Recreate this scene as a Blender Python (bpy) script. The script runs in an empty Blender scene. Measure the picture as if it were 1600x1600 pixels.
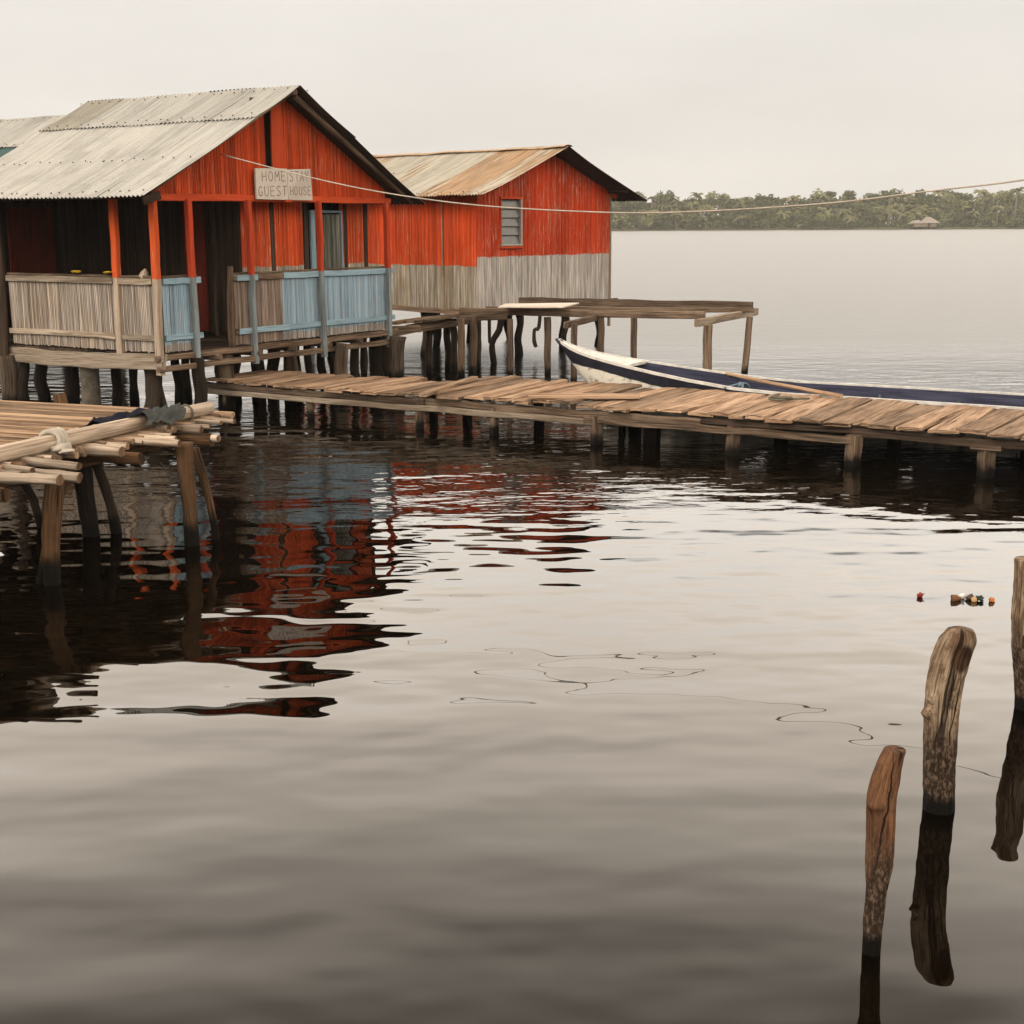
import bpy, math, random
from mathutils import Vector, Matrix, noise

R = math.radians
scene = bpy.context.scene
COL = scene.collection

# ------------------------------------------------------------------ camera
CAM_H = 2.45
PITCH = R(12.1)
FOCAL = 2100.0 / 1600.0            # focal length / picture width
cam_d = bpy.data.cameras.new("camera")
cam_d.sensor_width = 36.0
cam_d.lens = 36.0 * FOCAL
cam_d.clip_start = 0.05
cam_d.clip_end = 4000.0
cam = bpy.data.objects.new("camera", cam_d)
COL.objects.link(cam)
CAM_ROT = Matrix.Rotation(math.pi / 2 - PITCH, 3, 'X') @ Matrix.Rotation(R(-0.3), 3, 'Z')
cam.matrix_world = Matrix.Translation((0, 0, CAM_H)) @ CAM_ROT.to_4x4()
scene.camera = cam

# ------------------------------------------------------------------ world: overcast sky
world = bpy.data.worlds.new("World")
scene.world = world
world.use_nodes = True
SUN_EL, SUN_AZ = R(38), R(222)     # azimuth the light comes from, clockwise from +Y


def build_world():
    nt = world.node_tree
    nt.nodes.clear()
    N, L = nt.nodes.new, nt.links.new
    out = N('ShaderNodeOutputWorld')
    bg = N('ShaderNodeBackground')
    bg.inputs['Strength'].default_value = 0.1
    sky = N('ShaderNodeTexSky')
    sky.sky_type = 'NISHITA'
    sky.sun_disc = False
    sky.sun_elevation = SUN_EL
    sky.sun_rotation = SUN_AZ
    sky.dust_density = 4.0
    sky.air_density = 1.5
    hsv = N('ShaderNodeHueSaturation')
    hsv.inputs['Saturation'].default_value = 0.1
    L(sky.outputs[0], hsv.inputs['Color'])
    # cloud deck: bright band added above frame to light the water, faint mottling
    tc = N('ShaderNodeTexCoord')
    sep = N('ShaderNodeSeparateXYZ')
    L(tc.outputs['Generated'], sep.inputs[0])
    ramp = N('ShaderNodeValToRGB')
    cr = ramp.color_ramp
    cr.interpolation = 'LINEAR'
    pts = [(0.0, .162), (0.09, .164), (0.160, .170), (0.174, .38), (0.20, .60), (0.245, .70), (0.29, .80), (0.34, .84), (0.39, .82), (0.44, .70), (0.485, .57), (0.515, .40), (0.55, .19), (0.60, .17), (0.72, .24), (1.0, .28)]
    cr.elements[0].position, cr.elements[1].position = 0.0, 1.0
    for p, v in pts[1:-1]:
        cr.elements.new(p)
    for e, (p, v) in zip(cr.elements, pts):
        e.position = p
        e.color = (v, v, v, 1)
    L(sep.outputs['Z'], ramp.inputs[0])
    mp = N('ShaderNodeMapping')
    mp.inputs['Scale'].default_value = (1.6, 1.6, 6.0)
    L(tc.outputs['Generated'], mp.inputs[0])
    nz = N('ShaderNodeTexNoise')
    nz.inputs['Scale'].default_value = 1.7
    nz.inputs['Detail'].default_value = 5
    L(mp.outputs[0], nz.inputs['Vector'])
    mr = N('ShaderNodeMapRange')
    mr.inputs['From Min'].default_value = 0.3
    mr.inputs['From Max'].default_value = 0.7
    mr.inputs['To Min'].default_value = 0.91
    mr.inputs['To Max'].default_value = 1.05
    L(nz.outputs['Fac'], mr.inputs['Value'])
    m0 = N('ShaderNodeMath'); m0.operation = 'MULTIPLY'
    L(ramp.outputs[0], m0.inputs[0]); L(mr.outputs[0], m0.inputs[1])
    # slight lift added behind the camera, out of view, to brighten the scene
    thin = N('ShaderNodeMapRange')
    thin.interpolation_type = 'SMOOTHSTEP'
    thin.inputs['From Min'].default_value = 0.1
    thin.inputs['From Max'].default_value = -0.7
    thin.inputs['To Min'].default_value = 1.0
    thin.inputs['To Max'].default_value = 1.05
    L(sep.outputs['Y'], thin.inputs['Value'])
    m1 = N('ShaderNodeMath'); m1.operation = 'MULTIPLY'
    L(m0.outputs[0], m1.inputs[0]); L(thin.outputs[0], m1.inputs[1])
    vm = N('ShaderNodeVectorMath'); vm.operation = 'SCALE'
    warm = N('ShaderNodeMapRange')
    warm.data_type = 'FLOAT_VECTOR'
    warm.inputs[7].default_value = (.14,) * 3
    warm.inputs[8].default_value = (.34,) * 3
    warm.inputs[9].default_value = (1.0 * 48, 0.952 * 48, 0.888 * 48)
    warm.inputs[10].default_value = (1.03 * 48, 0.895 * 48, 0.745 * 48)
    L(sep.outputs['Z'], warm.inputs[6])
    L(warm.outputs[1], vm.inputs[0])
    L(m1.outputs[0], vm.inputs['Scale'])
    mix = N('ShaderNodeMixRGB')
    mix.inputs['Fac'].default_value = 0.92
    L(hsv.outputs[0], mix.inputs[1]); L(vm.outputs[0], mix.inputs[2])
    L(mix.outputs[0], bg.inputs['Color'])
    L(bg.outputs[0], out.inputs['Surface'])


build_world()

# ------------------------------------------------------------------ sun behind the cloud
sun_d = bpy.data.lights.new("sun", 'SUN')
sun_d.energy = 1.6
sun_d.angle = R(22)
sun_d.color = (1.0, 0.94, 0.87)
sun = bpy.data.objects.new("sun", sun_d)
COL.objects.link(sun)
_d = Vector((math.sin(SUN_AZ) * math.cos(SUN_EL), math.cos(SUN_AZ) * math.cos(SUN_EL), math.sin(SUN_EL)))
sun.rotation_euler = (-_d).to_track_quat('-Z', 'Y').to_euler()
sun.location = (0, 0, 40)

scene.view_settings.view_transform = 'Standard'
scene.view_settings.look = 'None'
scene.view_settings.exposure = 0.12
scene.view_settings.gamma = 1.0
try:
    scene.cycles.use_denoising = True
    scene.cycles.denoiser = 'OPENIMAGEDENOISE'
    scene.cycles.max_bounces = 8
    scene.cycles.volume_bounces = 1
    scene.cycles.sample_clamp_indirect = 6.0
except Exception:
    pass

# ------------------------------------------------------------------ helpers
Z = Vector((0, 0, 1))


def ray(px, py):
    return CAM_ROT @ Vector(((px - 800) / 1600, -(py - 800) / 1600, -FOCAL))


def at(px, py, z=None, y=None):
    """the point of the plane at height z, or of the upright plane at distance y"""
    d = ray(px, py)
    t = (z - CAM_H) / d.z if z is not None else y / d.y
    return Vector((0, 0, CAM_H)) + d * t


class MB:
    """collects shapes for ONE mesh object"""

    def __init__(self, seed=0):
        self.V, self.F, self.UV, self.T, self.M, self.S = [], [], [], [], [], []
        self.rnd = random.Random(seed)

    def face(self, idx, uv, tint, mat=0, smooth=False):
        self.F.append(idx); self.UV.append(uv); self.T.append(tint); self.M.append(mat); self.S.append(smooth)

    def loft(self, rings, tint=None, mat=0, smooth=False, caps=True, cap_mat=None):
        r = self.rnd
        tint = r.random() if tint is None else tint
        n = len(rings[0])
        b = len(self.V)
        u0, v0 = r.random() * 40, r.random() * 40
        us = [u0]
        for i in range(1, len(rings)):
            c0 = sum(rings[i - 1], Vector()) / n
            c1 = sum(rings[i], Vector()) / n
            us.append(us[-1] + (c1 - c0).length)
        per = [0.0]
        for k in range(n):
            per.append(per[-1] + (rings[0][(k + 1) % n] - rings[0][k]).length)
        for rg in rings:
            self.V += [tuple(p) for p in rg]
        for i in range(len(rings) - 1):
            for k in range(n):
                k2 = (k + 1) % n
                self.face([b + i * n + k, b + i * n + k2, b + (i + 1) * n + k2, b + (i + 1) * n + k],
                          [(us[i], v0 + per[k]), (us[i], v0 + per[k + 1]), (us[i + 1], v0 + per[k + 1]), (us[i + 1], v0 + per[k])],
                          tint, mat, smooth)
        if caps:
            cm = mat if cap_mat is None else cap_mat
            e = b + (len(rings) - 1) * n
            cu = [(u0 + .3 * math.cos(6.283 * k / n) * .1, v0 + .03 * math.sin(6.283 * k / n)) for k in range(n)]
            self.face([b + k for k in reversed(range(n))], list(reversed(cu)), tint, cm, False)
            self.face([e + k for k in range(n)], cu, tint, cm, False)

    def beam(self, p0, p1, w, h, up=Z, seg=None, jit=0.0, cham=0.14, tint=None, mat=0, sag=0.0, twist=0.0):
        p0, p1 = Vector(p0), Vector(p1)
        ax = (p1 - p0)
        ln = ax.length
        ax = ax / ln
        side = ax.cross(up)
        if side.length < 1e-4:
            side = ax.cross(Vector((1, 0, 0)))
        side.normalize()
        upv = side.cross(ax).normalized()
        seg = seg or max(1, min(10, int(ln / 0.35)))
        c = cham * min(w, h)
        prof = [(-w / 2 + c, -h / 2), (w / 2 - c, -h / 2), (w / 2, -h / 2 + c), (w / 2, h / 2 - c),
                (w / 2 - c, h / 2), (-w / 2 + c, h / 2), (-w / 2, h / 2 - c), (-w / 2, -h / 2 + c)]
        rings = []
        r = self.rnd
        for i in range(seg + 1):
            f = i / seg
            o = p0.lerp(p1, f) + side * r.uniform(-jit, jit) + upv * r.uniform(-jit, jit) - upv * sag * 4 * f * (1 - f)
            a = twist * (f - .5)
            ca, sa = math.cos(a), math.sin(a)
            rings.append([o + side * ((x * ca - y * sa) + r.uniform(-jit, jit) * .4) + upv * ((x * sa + y * ca) + r.uniform(-jit, jit) * .4) for x, y in prof])
        self.loft(rings, tint, mat)

    def tube(self, pts, rad, n=10, jit=0.0, tint=None, mat=0, smooth=True, seg=None, cap_mat=None, flat=1.0):
        pts = [Vector(p) for p in pts]
        if not isinstance(rad, (list, tuple)):
            rad = [rad] * len(pts)
        if seg:                                   # resample with Catmull-Rom
            P, Q = [], []
            m = len(pts) - 1
            for i in range(m * seg + 1):
                t = i / seg
                k = min(int(t), m - 1)
                f = t - k
                a, b_, c_, d_ = pts[max(k - 1, 0)], pts[k], pts[k + 1], pts[min(k + 2, m)]
                P.append(.5 * ((2 * b_) + (c_ - a) * f + (2 * a - 5 * b_ + 4 * c_ - d_) * f * f + (3 * b_ - a - 3 * c_ + d_) * f ** 3))
                Q.append(rad[k] * (1 - f) + rad[k + 1] * f)
            pts, rad = P, Q
        r = self.rnd
        off = Vector((r.random() * 50, r.random() * 50, r.random() * 50))
        rings = []
        ref = None
        for i, p in enumerate(pts):
            d = (pts[min(i + 1, len(pts) - 1)] - pts[max(i - 1, 0)]).normalized()
            if ref is None:
                ref = d.cross(Vector((0.3, 1, 0.1))).normalized()
            ref = (ref - d * ref.dot(d)).normalized()
            s2 = d.cross(ref)
            rg = []
            for k in range(n):
                a = 6.28318 * k / n
                q = rad[i]
                if jit:
                    q *= 1 + jit * noise.noise(Vector((math.cos(a) * 1.3, math.sin(a) * 1.3, i * .35)) + off) * 2
                rg.append(p + ref * (q * math.cos(a)) + s2 * (q * flat * math.sin(a)))
            rings.append(rg)
        self.loft(rings, tint, mat, smooth, True, cap_mat)

    def blob(self, c, sx, sy, sz, jit=.25, n=8, m=5, tint=None, mat=0, smooth=False):
        c = Vector(c)
        off = Vector((self.rnd.random() * 50, self.rnd.random() * 50, 0))
        rings = []
        for i in range(m + 1):
            th = math.pi * (i + .02) / (m + .04)
            rg = []
            for k in range(n):
                a = 6.28318 * k / n
                d = Vector((math.cos(a) * math.sin(th), math.sin(a) * math.sin(th), -math.cos(th)))
                q = 1 + jit * noise.noise(d * 1.4 + off) * 1.6
                rg.append(c + Vector((d.x * sx * q, d.y * sy * q, d.z * sz * q)))
            rings.append(rg)
        self.loft(rings, tint, mat, smooth)

    def build(self, name, mats, parent=None):
        me = bpy.data.meshes.new(name)
        off = parent.matrix_world.translation if parent is not None else Vector()
        if parent is not None and parent.parent is not None:
            off = Vector(parent['_o'])
        elif parent is not None:
            off = Vector(parent['_o'])
        o = bpy.data.objects.new(name, me)
        if parent is None:                        # origin of a one-mesh thing: the middle of its base
            xs = [v[0] for v in self.V]; ys = [v[1] for v in self.V]; zs = [v[2] for v in self.V]
            off = Vector(((min(xs) + max(xs)) / 2, (min(ys) + max(ys)) / 2, min(zs)))
            o.location = off
        me.from_pydata([(v[0] - off.x, v[1] - off.y, v[2] - off.z) for v in self.V], [], self.F)
        uvl = me.uv_layers.new(name="UVMap")
        flat = []
        for uv in self.UV:
            for a, b in uv:
                flat += [a, b]
        uvl.data.foreach_set("uv", flat)
        at_ = me.attributes.new("tint", 'FLOAT', 'FACE')
        at_.data.foreach_set("value", self.T)
        me.polygons.foreach_set("material_index", self.M)
        me.polygons.foreach_set("use_smooth", self.S)
        for m in (mats if isinstance(mats, (list, tuple)) else [mats]):
            me.materials.append(m)
        me.update()
        COL.objects.link(o)
        o['_o'] = tuple(off)
        if parent is not None:
            o.parent = parent
        return o


def tag(o, label, cat, group=None):
    o['label'] = label
    o['category'] = cat
    if group:
        o['group'] = group
    return o


def thing(name, loc, label, cat, group=None):
    o = bpy.data.objects.new(name, None)
    o.location = loc
    o.empty_display_size = 0.2
    o['_o'] = tuple(loc)
    COL.objects.link(o)
    return tag(o, label, cat, group)


def one(name, mats, fn, parent=None, seed=0):
    mb = MB(seed)
    fn(mb)
    return mb.build(name, mats, parent)


# ------------------------------------------------------------------ materials
class NT:
    def __init__(self, name):
        self.m = bpy.data.materials.new(name)
        self.m.use_nodes = True
        self.t = self.m.node_tree
        self.b = self.t.nodes['Principled BSDF']

    def n(self, typ, **kw):
        x = self.t.nodes.new(typ)
        for k, v in kw.items():
            setattr(x, k, v)
        return x

    def link(self, a, b):
        self.t.links.new(a, b)

    def val(self, sock, v):
        if hasattr(v, 'links') or hasattr(v, 'is_linked'):
            self.link(v, sock)
        else:
            sock.default_value = v

    def math(self, op, a, b=0.0, c=None, clamp=False):
        x = self.n('ShaderNodeMath', operation=op, use_clamp=clamp)
        self.val(x.inputs[0], a); self.val(x.inputs[1], b)
        if c is not None:
            self.val(x.inputs[2], c)
        return x.outputs[0]

    def mix(self, f, a, b, typ='MIX'):
        x = self.n('ShaderNodeMixRGB', blend_type=typ)
        self.val(x.inputs[0], f)
        self.val(x.inputs[1], a if not isinstance(a, tuple) else (*a, 1)[:4])
        self.val(x.inputs[2], b if not isinstance(b, tuple) else (*b, 1)[:4])
        return x.outputs[0]

    def noise(self, vec, scale=1.0, detail=3.0, sc=(1, 1, 1), rough=.55, loc=(0, 0, 0)):
        mp = self.n('ShaderNodeMapping')
        mp.inputs['Location'].default_value = loc
        mp.inputs['Scale'].default_value = sc
        self.link(vec, mp.inputs[0])
        x = self.n('ShaderNodeTexNoise')
        x.inputs['Scale'].default_value = scale
        x.inputs['Detail'].default_value = detail
        x.inputs['Roughness'].default_value = rough
        self.link(mp.outputs[0], x.inputs['Vector'])
        return x.outputs['Fac']

    def step(self, v, a, b, lo=0.0, hi=1.0):
        x = self.n('ShaderNodeMapRange', interpolation_type='SMOOTHSTEP')
        x.inputs['From Min'].default_value = a
        x.inputs['From Max'].default_value = b
        x.inputs['To Min'].default_value = lo
        x.inputs['To Max'].default_value = hi
        self.link(v, x.inputs['Value'])
        return x.outputs[0]

    def uv(self):
        return self.n('ShaderNodeTexCoord').outputs['UV']

    def pos(self):
        return self.n('ShaderNodeNewGeometry').outputs['Position']

    def z(self):
        s = self.n('ShaderNodeSeparateXYZ')
        self.link(self.pos(), s.inputs[0])
        return s.outputs['Z']

    def tint(self):
        return self.n('ShaderNodeAttribute', attribute_name='tint').outputs['Fac']

    def bump(self, h, dist, strength=1.0):
        x = self.n('ShaderNodeBump')
        x.inputs['Distance'].default_value = dist
        x.inputs['Strength'].default_value = strength
        self.link(h, x.inputs['Height'])
        self.link(x.outputs[0], self.b.inputs['Normal'])

    def done(self, color, rough=.8, spec=.25):
        self.val(self.b.inputs['Base Color'], color if not isinstance(color, tuple) else (*color, 1)[:4])
        self.val(self.b.inputs['Roughness'], rough)
        self.b.inputs['Specular IOR Level'].default_value = spec
        return self.m


def wood(name, light, dark, vary=.35, gs=1.0, bump=.004, paint=None, wet=None, rough=.85, crack=.5):
    """weathered timber, grain along UV.x; paint=(colour, z, above?) covers a part, wet=z: algae and damp up to there"""
    q = NT(name)
    uv = q.uv()
    g1 = q.noise(uv, 1.0, 5, (2.2 * gs, 60 * gs, 1), .65)
    g2 = q.noise(uv, 1.0, 3, (.9 * gs, 9 * gs, 1))
    g3 = q.noise(uv, 1.0, 4, (5, 7, 1))
    f = q.math('ADD', q.math('MULTIPLY', g1, .6), q.math('MULTIPLY', g2, .55))
    c = q.mix(q.step(f, .44, .70), dark, light)
    ck = q.noise(uv, 1.0, 2, (1.1 * gs, 34 * gs, 1))
    ckm = q.step(ck, .60, .67)
    c = q.mix(q.math('MULTIPLY', ckm, crack), c, tuple(x * .22 for x in dark))
    c = q.mix(q.step(g3, .55, .8, 0, .45), c, tuple(x * .55 for x in dark))
    t = q.tint()
    c = q.mix(1.0, c, q.mix(t, (1 - vary, 1 - vary, 1 - vary), (1 + vary * .35, 1 + vary * .32, 1 + vary * .28)), 'MULTIPLY')
    if paint:
        pc, pz, above = paint
        zz = q.math('ADD', q.z(), q.math('MULTIPLY', g3, .08))
        m = q.step(zz, pz + .03, pz + .05) if above else q.step(zz, pz + .05, pz + .03)
        pn = q.noise(uv, 1.0, 4, (3, 40, 1))
        m = q.math('MULTIPLY', m, q.step(pn, .70, .64))
        c = q.mix(m, c, q.mix(q.step(g2, .3, .7), tuple(x * .75 for x in pc), pc))
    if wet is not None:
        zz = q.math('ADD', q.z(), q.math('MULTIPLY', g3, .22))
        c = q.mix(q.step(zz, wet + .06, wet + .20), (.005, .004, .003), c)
    q.bump(q.math('SUBTRACT', g1, q.math('MULTIPLY', ckm, .6)), bump)
    return q.done(c, rough, .12)


def cane(name, low, top=None, zline=0.0, pale=(.42, .36, .28), chips=.5, vary=.45, stain=.5, slope=0.0):
    """split bamboo strips: bare 'low' colour, painted 'top' colour above zline, flaking along the strips"""
    q = NT(name)
    p = q.pos()
    t = q.tint()
    uv = q.uv()
    fine = q.noise(uv, 1.0, 4, (1.6, 30, 1))
    wide = q.noise(p, 1.0, 4, (1.3, 1.3, .8))
    c = q.mix(q.step(fine, .36, .66), tuple(x * .5 for x in low), low)
    c = q.mix(q.math('MULTIPLY', q.step(wide, .45, .72), stain), c, tuple(x * y for x, y in zip(low, (.55, .46, .36))))
    if top:
        zz = q.math('ADD', q.z(), q.math('MULTIPLY', q.math('SUBTRACT', q.noise(p, 1.0, 3, (3, 3, 3)), .5), .06))
        zz = q.math('ADD', zz, q.math('MULTIPLY', q.math('SUBTRACT', t, .5), .022))
        m = q.step(zz, zline - .006, zline + .006)
        flake = q.noise(uv, 1.0, 5, (2.2, 40, 1), .75)
        patch = q.noise(p, 1.0, 3, (1.1, 1.1, .9))
        fl = q.math('MULTIPLY', q.step(flake, .54, .60), q.step(patch, .40, .60, .25, 1.0))
        tc = q.mix(q.step(wide, .3, .7), tuple(x * .72 for x in top), top)
        tc = q.mix(q.math('MULTIPLY', fl, chips), tc, pale)
        c = q.mix(m, c, tc)
    c = q.mix(1.0, c, q.mix(t, (1 - vary,) * 3, (1.12,) * 3), 'MULTIPLY')
    q.bump(fine, .003)
    return q.done(c, .8, .12)


def iron(name, base, streak, rust=None, rust_amt=.0, spec=.4):
    """weathered corrugated iron: streaks run down the slope (UV.y), tone differs from sheet to sheet"""
    q = NT(name)
    uv = q.uv()
    t = q.tint()
    s1 = q.noise(uv, 1.0, 5, (9, .55, 1), .65)
    s2 = q.noise(uv, 1.0, 5, (24, 1.1, 1), .65)
    s3 = q.noise(uv, 1.0, 4, (1.3, 1.0, 1))
    c = q.mix(q.step(s1, .38, .64), base, tuple(x * .78 for x in base))
    blot = q.noise(q.pos(), 1.0, 5, (1.4, 1.4, 1.4), .65)
    c = q.mix(q.step(blot, .50, .72, 0, .55), c, tuple(x * .55 for x in base))
    d = q.math('MULTIPLY', q.step(s2, .50, .62), q.step(s3, .44, .62))
    c = q.mix(q.math('MULTIPLY', d, .32), c, streak)
    if rust:
        k = q.math('ADD', q.math('MULTIPLY', s1, .8), q.math('ADD', q.math('MULTIPLY', s2, .35), q.math('MULTIPLY', t, .45)))
        rc = q.mix(q.step(s2, .4, .65), rust, tuple(x * .5 for x in rust))
        c = q.mix(q.math('MULTIPLY', q.step(k, .74, .90), rust_amt), c, rc)
    c = q.mix(1.0, c, q.mix(t, (.74, .73, .71), (1.12, 1.11, 1.09)), 'MULTIPLY')
    q.bump(s2, .002)
    return q.done(c, .5, spec)


def plain(name, col, rough=.7, spec=.3, var=.25, scale=14):
    q = NT(name)
    nz = q.noise(q.n('ShaderNodeTexCoord').outputs['Object'], scale, 4)
    c = q.mix(q.step(nz, .3, .7), tuple(x * (1 - var) for x in col), col)
    q.bump(nz, .004)
    return q.done(c, rough, spec)


ORANGE = (.56, .072, .016)
BLUE = (.25, .36, .42)
GREY = (.36, .31, .26)
M = {
    'plank': wood('sun_bleached_plank', (.42, .285, .185), (.155, .088, .05), .50, bump=.008, crack=.8),
    'frame': wood('grey_brown_timber', (.205, .145, .10), (.055, .035, .022), .5),
    'tan': wood('pale_timber', (.37, .30, .225), (.17, .125, .085), .3),
    'dark': wood('dark_timber', (.075, .05, .035), (.025, .017, .012), .3),
    'stilt': wood('shaded_wet_stilt_wood', (.040, .028, .019), (.018, .012, .009), .6, wet=.10, bump=.008),  # shade under the buildings is put into this colour; damp near the water
    'stilt_lit': wood('lit_weathered_stilt_wood', (.135, .096, .066), (.038, .027, .019), .3, wet=.22, bump=.01, crack=.8),  # paler copy of the stilt wood, front light put into the colour
    'wpost': wood('walkway_post_wood', (.215, .15, .10), (.06, .038, .026), .4, wet=.10, bump=.008),
    'log': wood('brown_log', (.145, .078, .038), (.032, .018, .010), .3, wet=.16, bump=.012, crack=.9),
    'post_tan': wood('orange_over_bare_post', (.40, .32, .24), (.24, .18, .13), .1, paint=((.50, .078, .018), 1.80, True)),
    'post_blue': wood('orange_over_blue_post', (.23, .27, .28), (.13, .14, .14), .1, paint=((.42, .052, .018), 1.80, True)),
    'orange_wood': wood('orange_painted_timber', (.50, .070, .020), (.36, .045, .014), .1, crack=.2),
    'blue_wood': wood('blue_painted_timber', BLUE, (.17, .24, .28), .12, crack=.35),
    'bamboo': wood('pale_bamboo', (.52, .42, .32), (.20, .14, .095), .45, gs=.7, bump=.003, crack=.25, rough=.6),
    'bamboo_cut': wood('bamboo_cut_end', (.22, .135, .08), (.07, .04, .024), .4),
    'slat': wood('tan_bamboo_slats', (.36, .245, .155), (.11, .065, .04), .75, gs=.7, bump=.003, crack=.3),
    'rail_cane': cane('bare_pale_cane', (.50, .42, .345), vary=.5),
    'brown_cane': cane('bare_brown_cane', (.34, .26, .21), vary=.5, stain=.7),
    'blue_cane': cane('blue_painted_cane', (.40, .36, .32), top=(.30, .41, .49), zline=.98, chips=.85, pale=(.42, .40, .38), vary=.3),
    'gable': cane('orange_gable_cane', GREY, top=(.58, .068, .013), zline=-9, chips=.5, pale=(.46, .25, .15), vary=.4),
    'inner': cane('orange_and_bare_cane', (.52, .45, .36), top=(.64, .085, .020), zline=1.88, chips=.75, pale=(.55, .38, .25), vary=.4),
    'dark_cane': cane('shaded_unpainted_cane', (.045, .028, .020), vary=.5),  # bare cane with the deep porch's shade put into its colour
    'side2': cane('orange_side_cane', (.46, .39, .30), top=(.62, .072, .014), zline=1.70, chips=.35, pale=(.55, .34, .20), vary=.35, stain=.95),
    'gable2': cane('orange_end_wall_cane', (.60, .55, .50), top=(.58, .060, .016), zline=1.86, chips=.75, pale=(.56, .38, .27), vary=.3, stain=.4),
    'iron': iron('pale_corrugated_iron', (.395, .385, .355), (.10, .09, .072)),
    'iron_old': iron('mossy_corrugated_iron', (.30, .28, .23), (.08, .07, .055)),
    'iron2': iron('rusting_corrugated_iron', (.44, .41, .34), (.16, .10, .06), rust=(.33, .185, .08), rust_amt=.85),
    'iron_green': iron('green_corrugated_iron', (.045, .10, .095), (.02, .04, .04)),
    'under': iron('dark_iron_underside', (.055, .038, .030), (.022, .014, .011), spec=.15),  # dark brown on both faces of the right-hand slopes
    'nail': plain('rusty_nail_head', (.03, .022, .018)),
    'sign': wood('whitewashed_board', (.60, .54, .47), (.46, .40, .34), .08, gs=.6, crack=.15),
    'letter': plain('faded_dark_lettering', (.27, .22, .19)),
    'slate': plain('grey_louvre_glass', (.10, .095, .085), .35, .5),
    'alu': plain('dull_window_frame', (.36, .34, .31), .5),
    'redwood': wood('dull_red_door', (.11, .016, .008), (.055, .010, .006), .1),
    'grn_cane': cane('grey_green_cane', (.20, .205, .165), vary=.55),
    'white_paint': plain('worn_white_paint', (.58, .55, .50), .5, .4, .3, 9),
    'pole': wood('peeled_pole', (.42, .28, .175), (.24, .145, .085), .1, crack=.15),
    'navy_in': wood('blue_black_inner_hull', (.055, .057, .092), (.022, .024, .040), .2, crack=.4),
    'rib': wood('grey_green_rib', (.085, .098, .10), (.04, .045, .048), .2),
    'ply': wood('pale_sheet_board', (.66, .58, .50), (.46, .39, .32), .05, gs=.5, crack=.1),
    'rope_pale': plain('pale_cord', (.42, .35, .28), .9),
    'rope_blue': plain('blue_nylon_rope', (.13, .19, .23), .8),
    'rope_old': plain('olive_old_rope', (.12, .11, .08), .9),
    'cloth_navy': plain('dark_blue_cloth', (.018, .019, .030), .95, .05),
    'cloth_grey': plain('grey_green_cloth', (.062, .066, .062), .95, .05),
    'cloth_white': plain('cream_cloth', (.42, .37, .30), .95),
    'yellow': plain('yellow_plastic', (.75, .48, .03), .5),
    'concrete': plain('stained_concrete', (.12, .10, .075), .9, .2, .5, 9),
}


def hull_mat():
    q = NT('navy_and_white_hull')
    p = q.pos()
    nz = q.noise(p, 1.0, 3, (1.2, 1.2, 1.2))
    zz = q.math('ADD', q.z(), q.math('MULTIPLY', q.math('SUBTRACT', nz, .5), .18))
    s = q.n('ShaderNodeSeparateXYZ'); q.link(p, s.inputs[0])
    line = q.math('MAXIMUM', .13, q.math('SUBTRACT', .64, q.math('MULTIPLY', q.math('SUBTRACT', s.outputs['X'], .85), .19)))
    m = q.step(q.math('SUBTRACT', zz, line), -.008, .008)
    dirt = q.noise(p, 1.0, 5, (7, 7, 9), .7)
    wht = q.mix(q.step(dirt, .50, .68), (.60, .56, .47), (.20, .15, .10))
    nav = q.mix(q.step(dirt, .3, .75), (.008, .008, .014), (.018, .018, .028))
    q.bump(dirt, .004)
    return q.done(q.mix(m, wht, nav), .6, .15)


M['hull'] = hull_mat()


SWELL = (11.9, 2.3, 0)


def water_mat():
    q = NT('dark_lagoon_water')
    p = q.pos()
    s = q.n('ShaderNodeSeparateXYZ'); q.link(p, s.inputs[0])
    y = s.outputs['Y']
    swell = q.noise(p, 1.0, 1.0, (.40, 1.25, 1), .3, loc=SWELL)
    mid = q.noise(p, 1.0, 1.0, (2.0, 3.5, 1), .4)
    fine = q.noise(p, 1.0, 2.0, (4.2, 9.5, 1), .5)
    tiny = q.noise(p, 1.0, 2.0, (9, 22, 1), .5)
    patch = q.step(q.noise(p, 1.0, 2.0, (.13, .2, 1)), .36, .64)
    a_f = q.math('MULTIPLY', q.step(y, 10.2, 12.0), q.math('ADD', .3, patch))
    a_m = q.step(y, 5.0, 9.0, .28, 1.0)
    a_far = q.step(y, 18, 40, 0, 1)
    h = q.math('MULTIPLY', swell, q.step(s.outputs['X'], .5, -3.0, .014, .045))
    h = q.math('ADD', h, q.math('MULTIPLY', q.math('MULTIPLY', mid, .0130), a_m))
    h = q.math('ADD', h, q.math('MULTIPLY', q.math('MULTIPLY', fine, .0072), a_f))
    h = q.math('ADD', h, q.math('MULTIPLY', q.math('MULTIPLY', tiny, .0130), a_far))
    q.bump(h, 1.0)
    q.b.inputs['IOR'].default_value = 1.33
    murk = q.mix(q.noise(p, 1.0, 2, (.5, .7, 1)), (.0012, .0008, .0004), (.0035, .0024, .0012))
    m = q.done(murk, q.step(y, 17, 30, .012, .30), .5)
    return m


M['water'] = water_mat()


def leaf_mat(name, a, b):
    q = NT(name)
    t = q.tint()
    nz = q.noise(q.pos(), 1.0, 3, (.16, .16, .22))
    f = q.math('ADD', q.math('MULTIPLY', t, .7), q.math('MULTIPLY', q.step(nz, .35, .65), .4), clamp=True)
    q.b.inputs['Subsurface Weight'].default_value = 0
    return q.done(q.mix(f, a, b), .7, .25)


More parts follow.
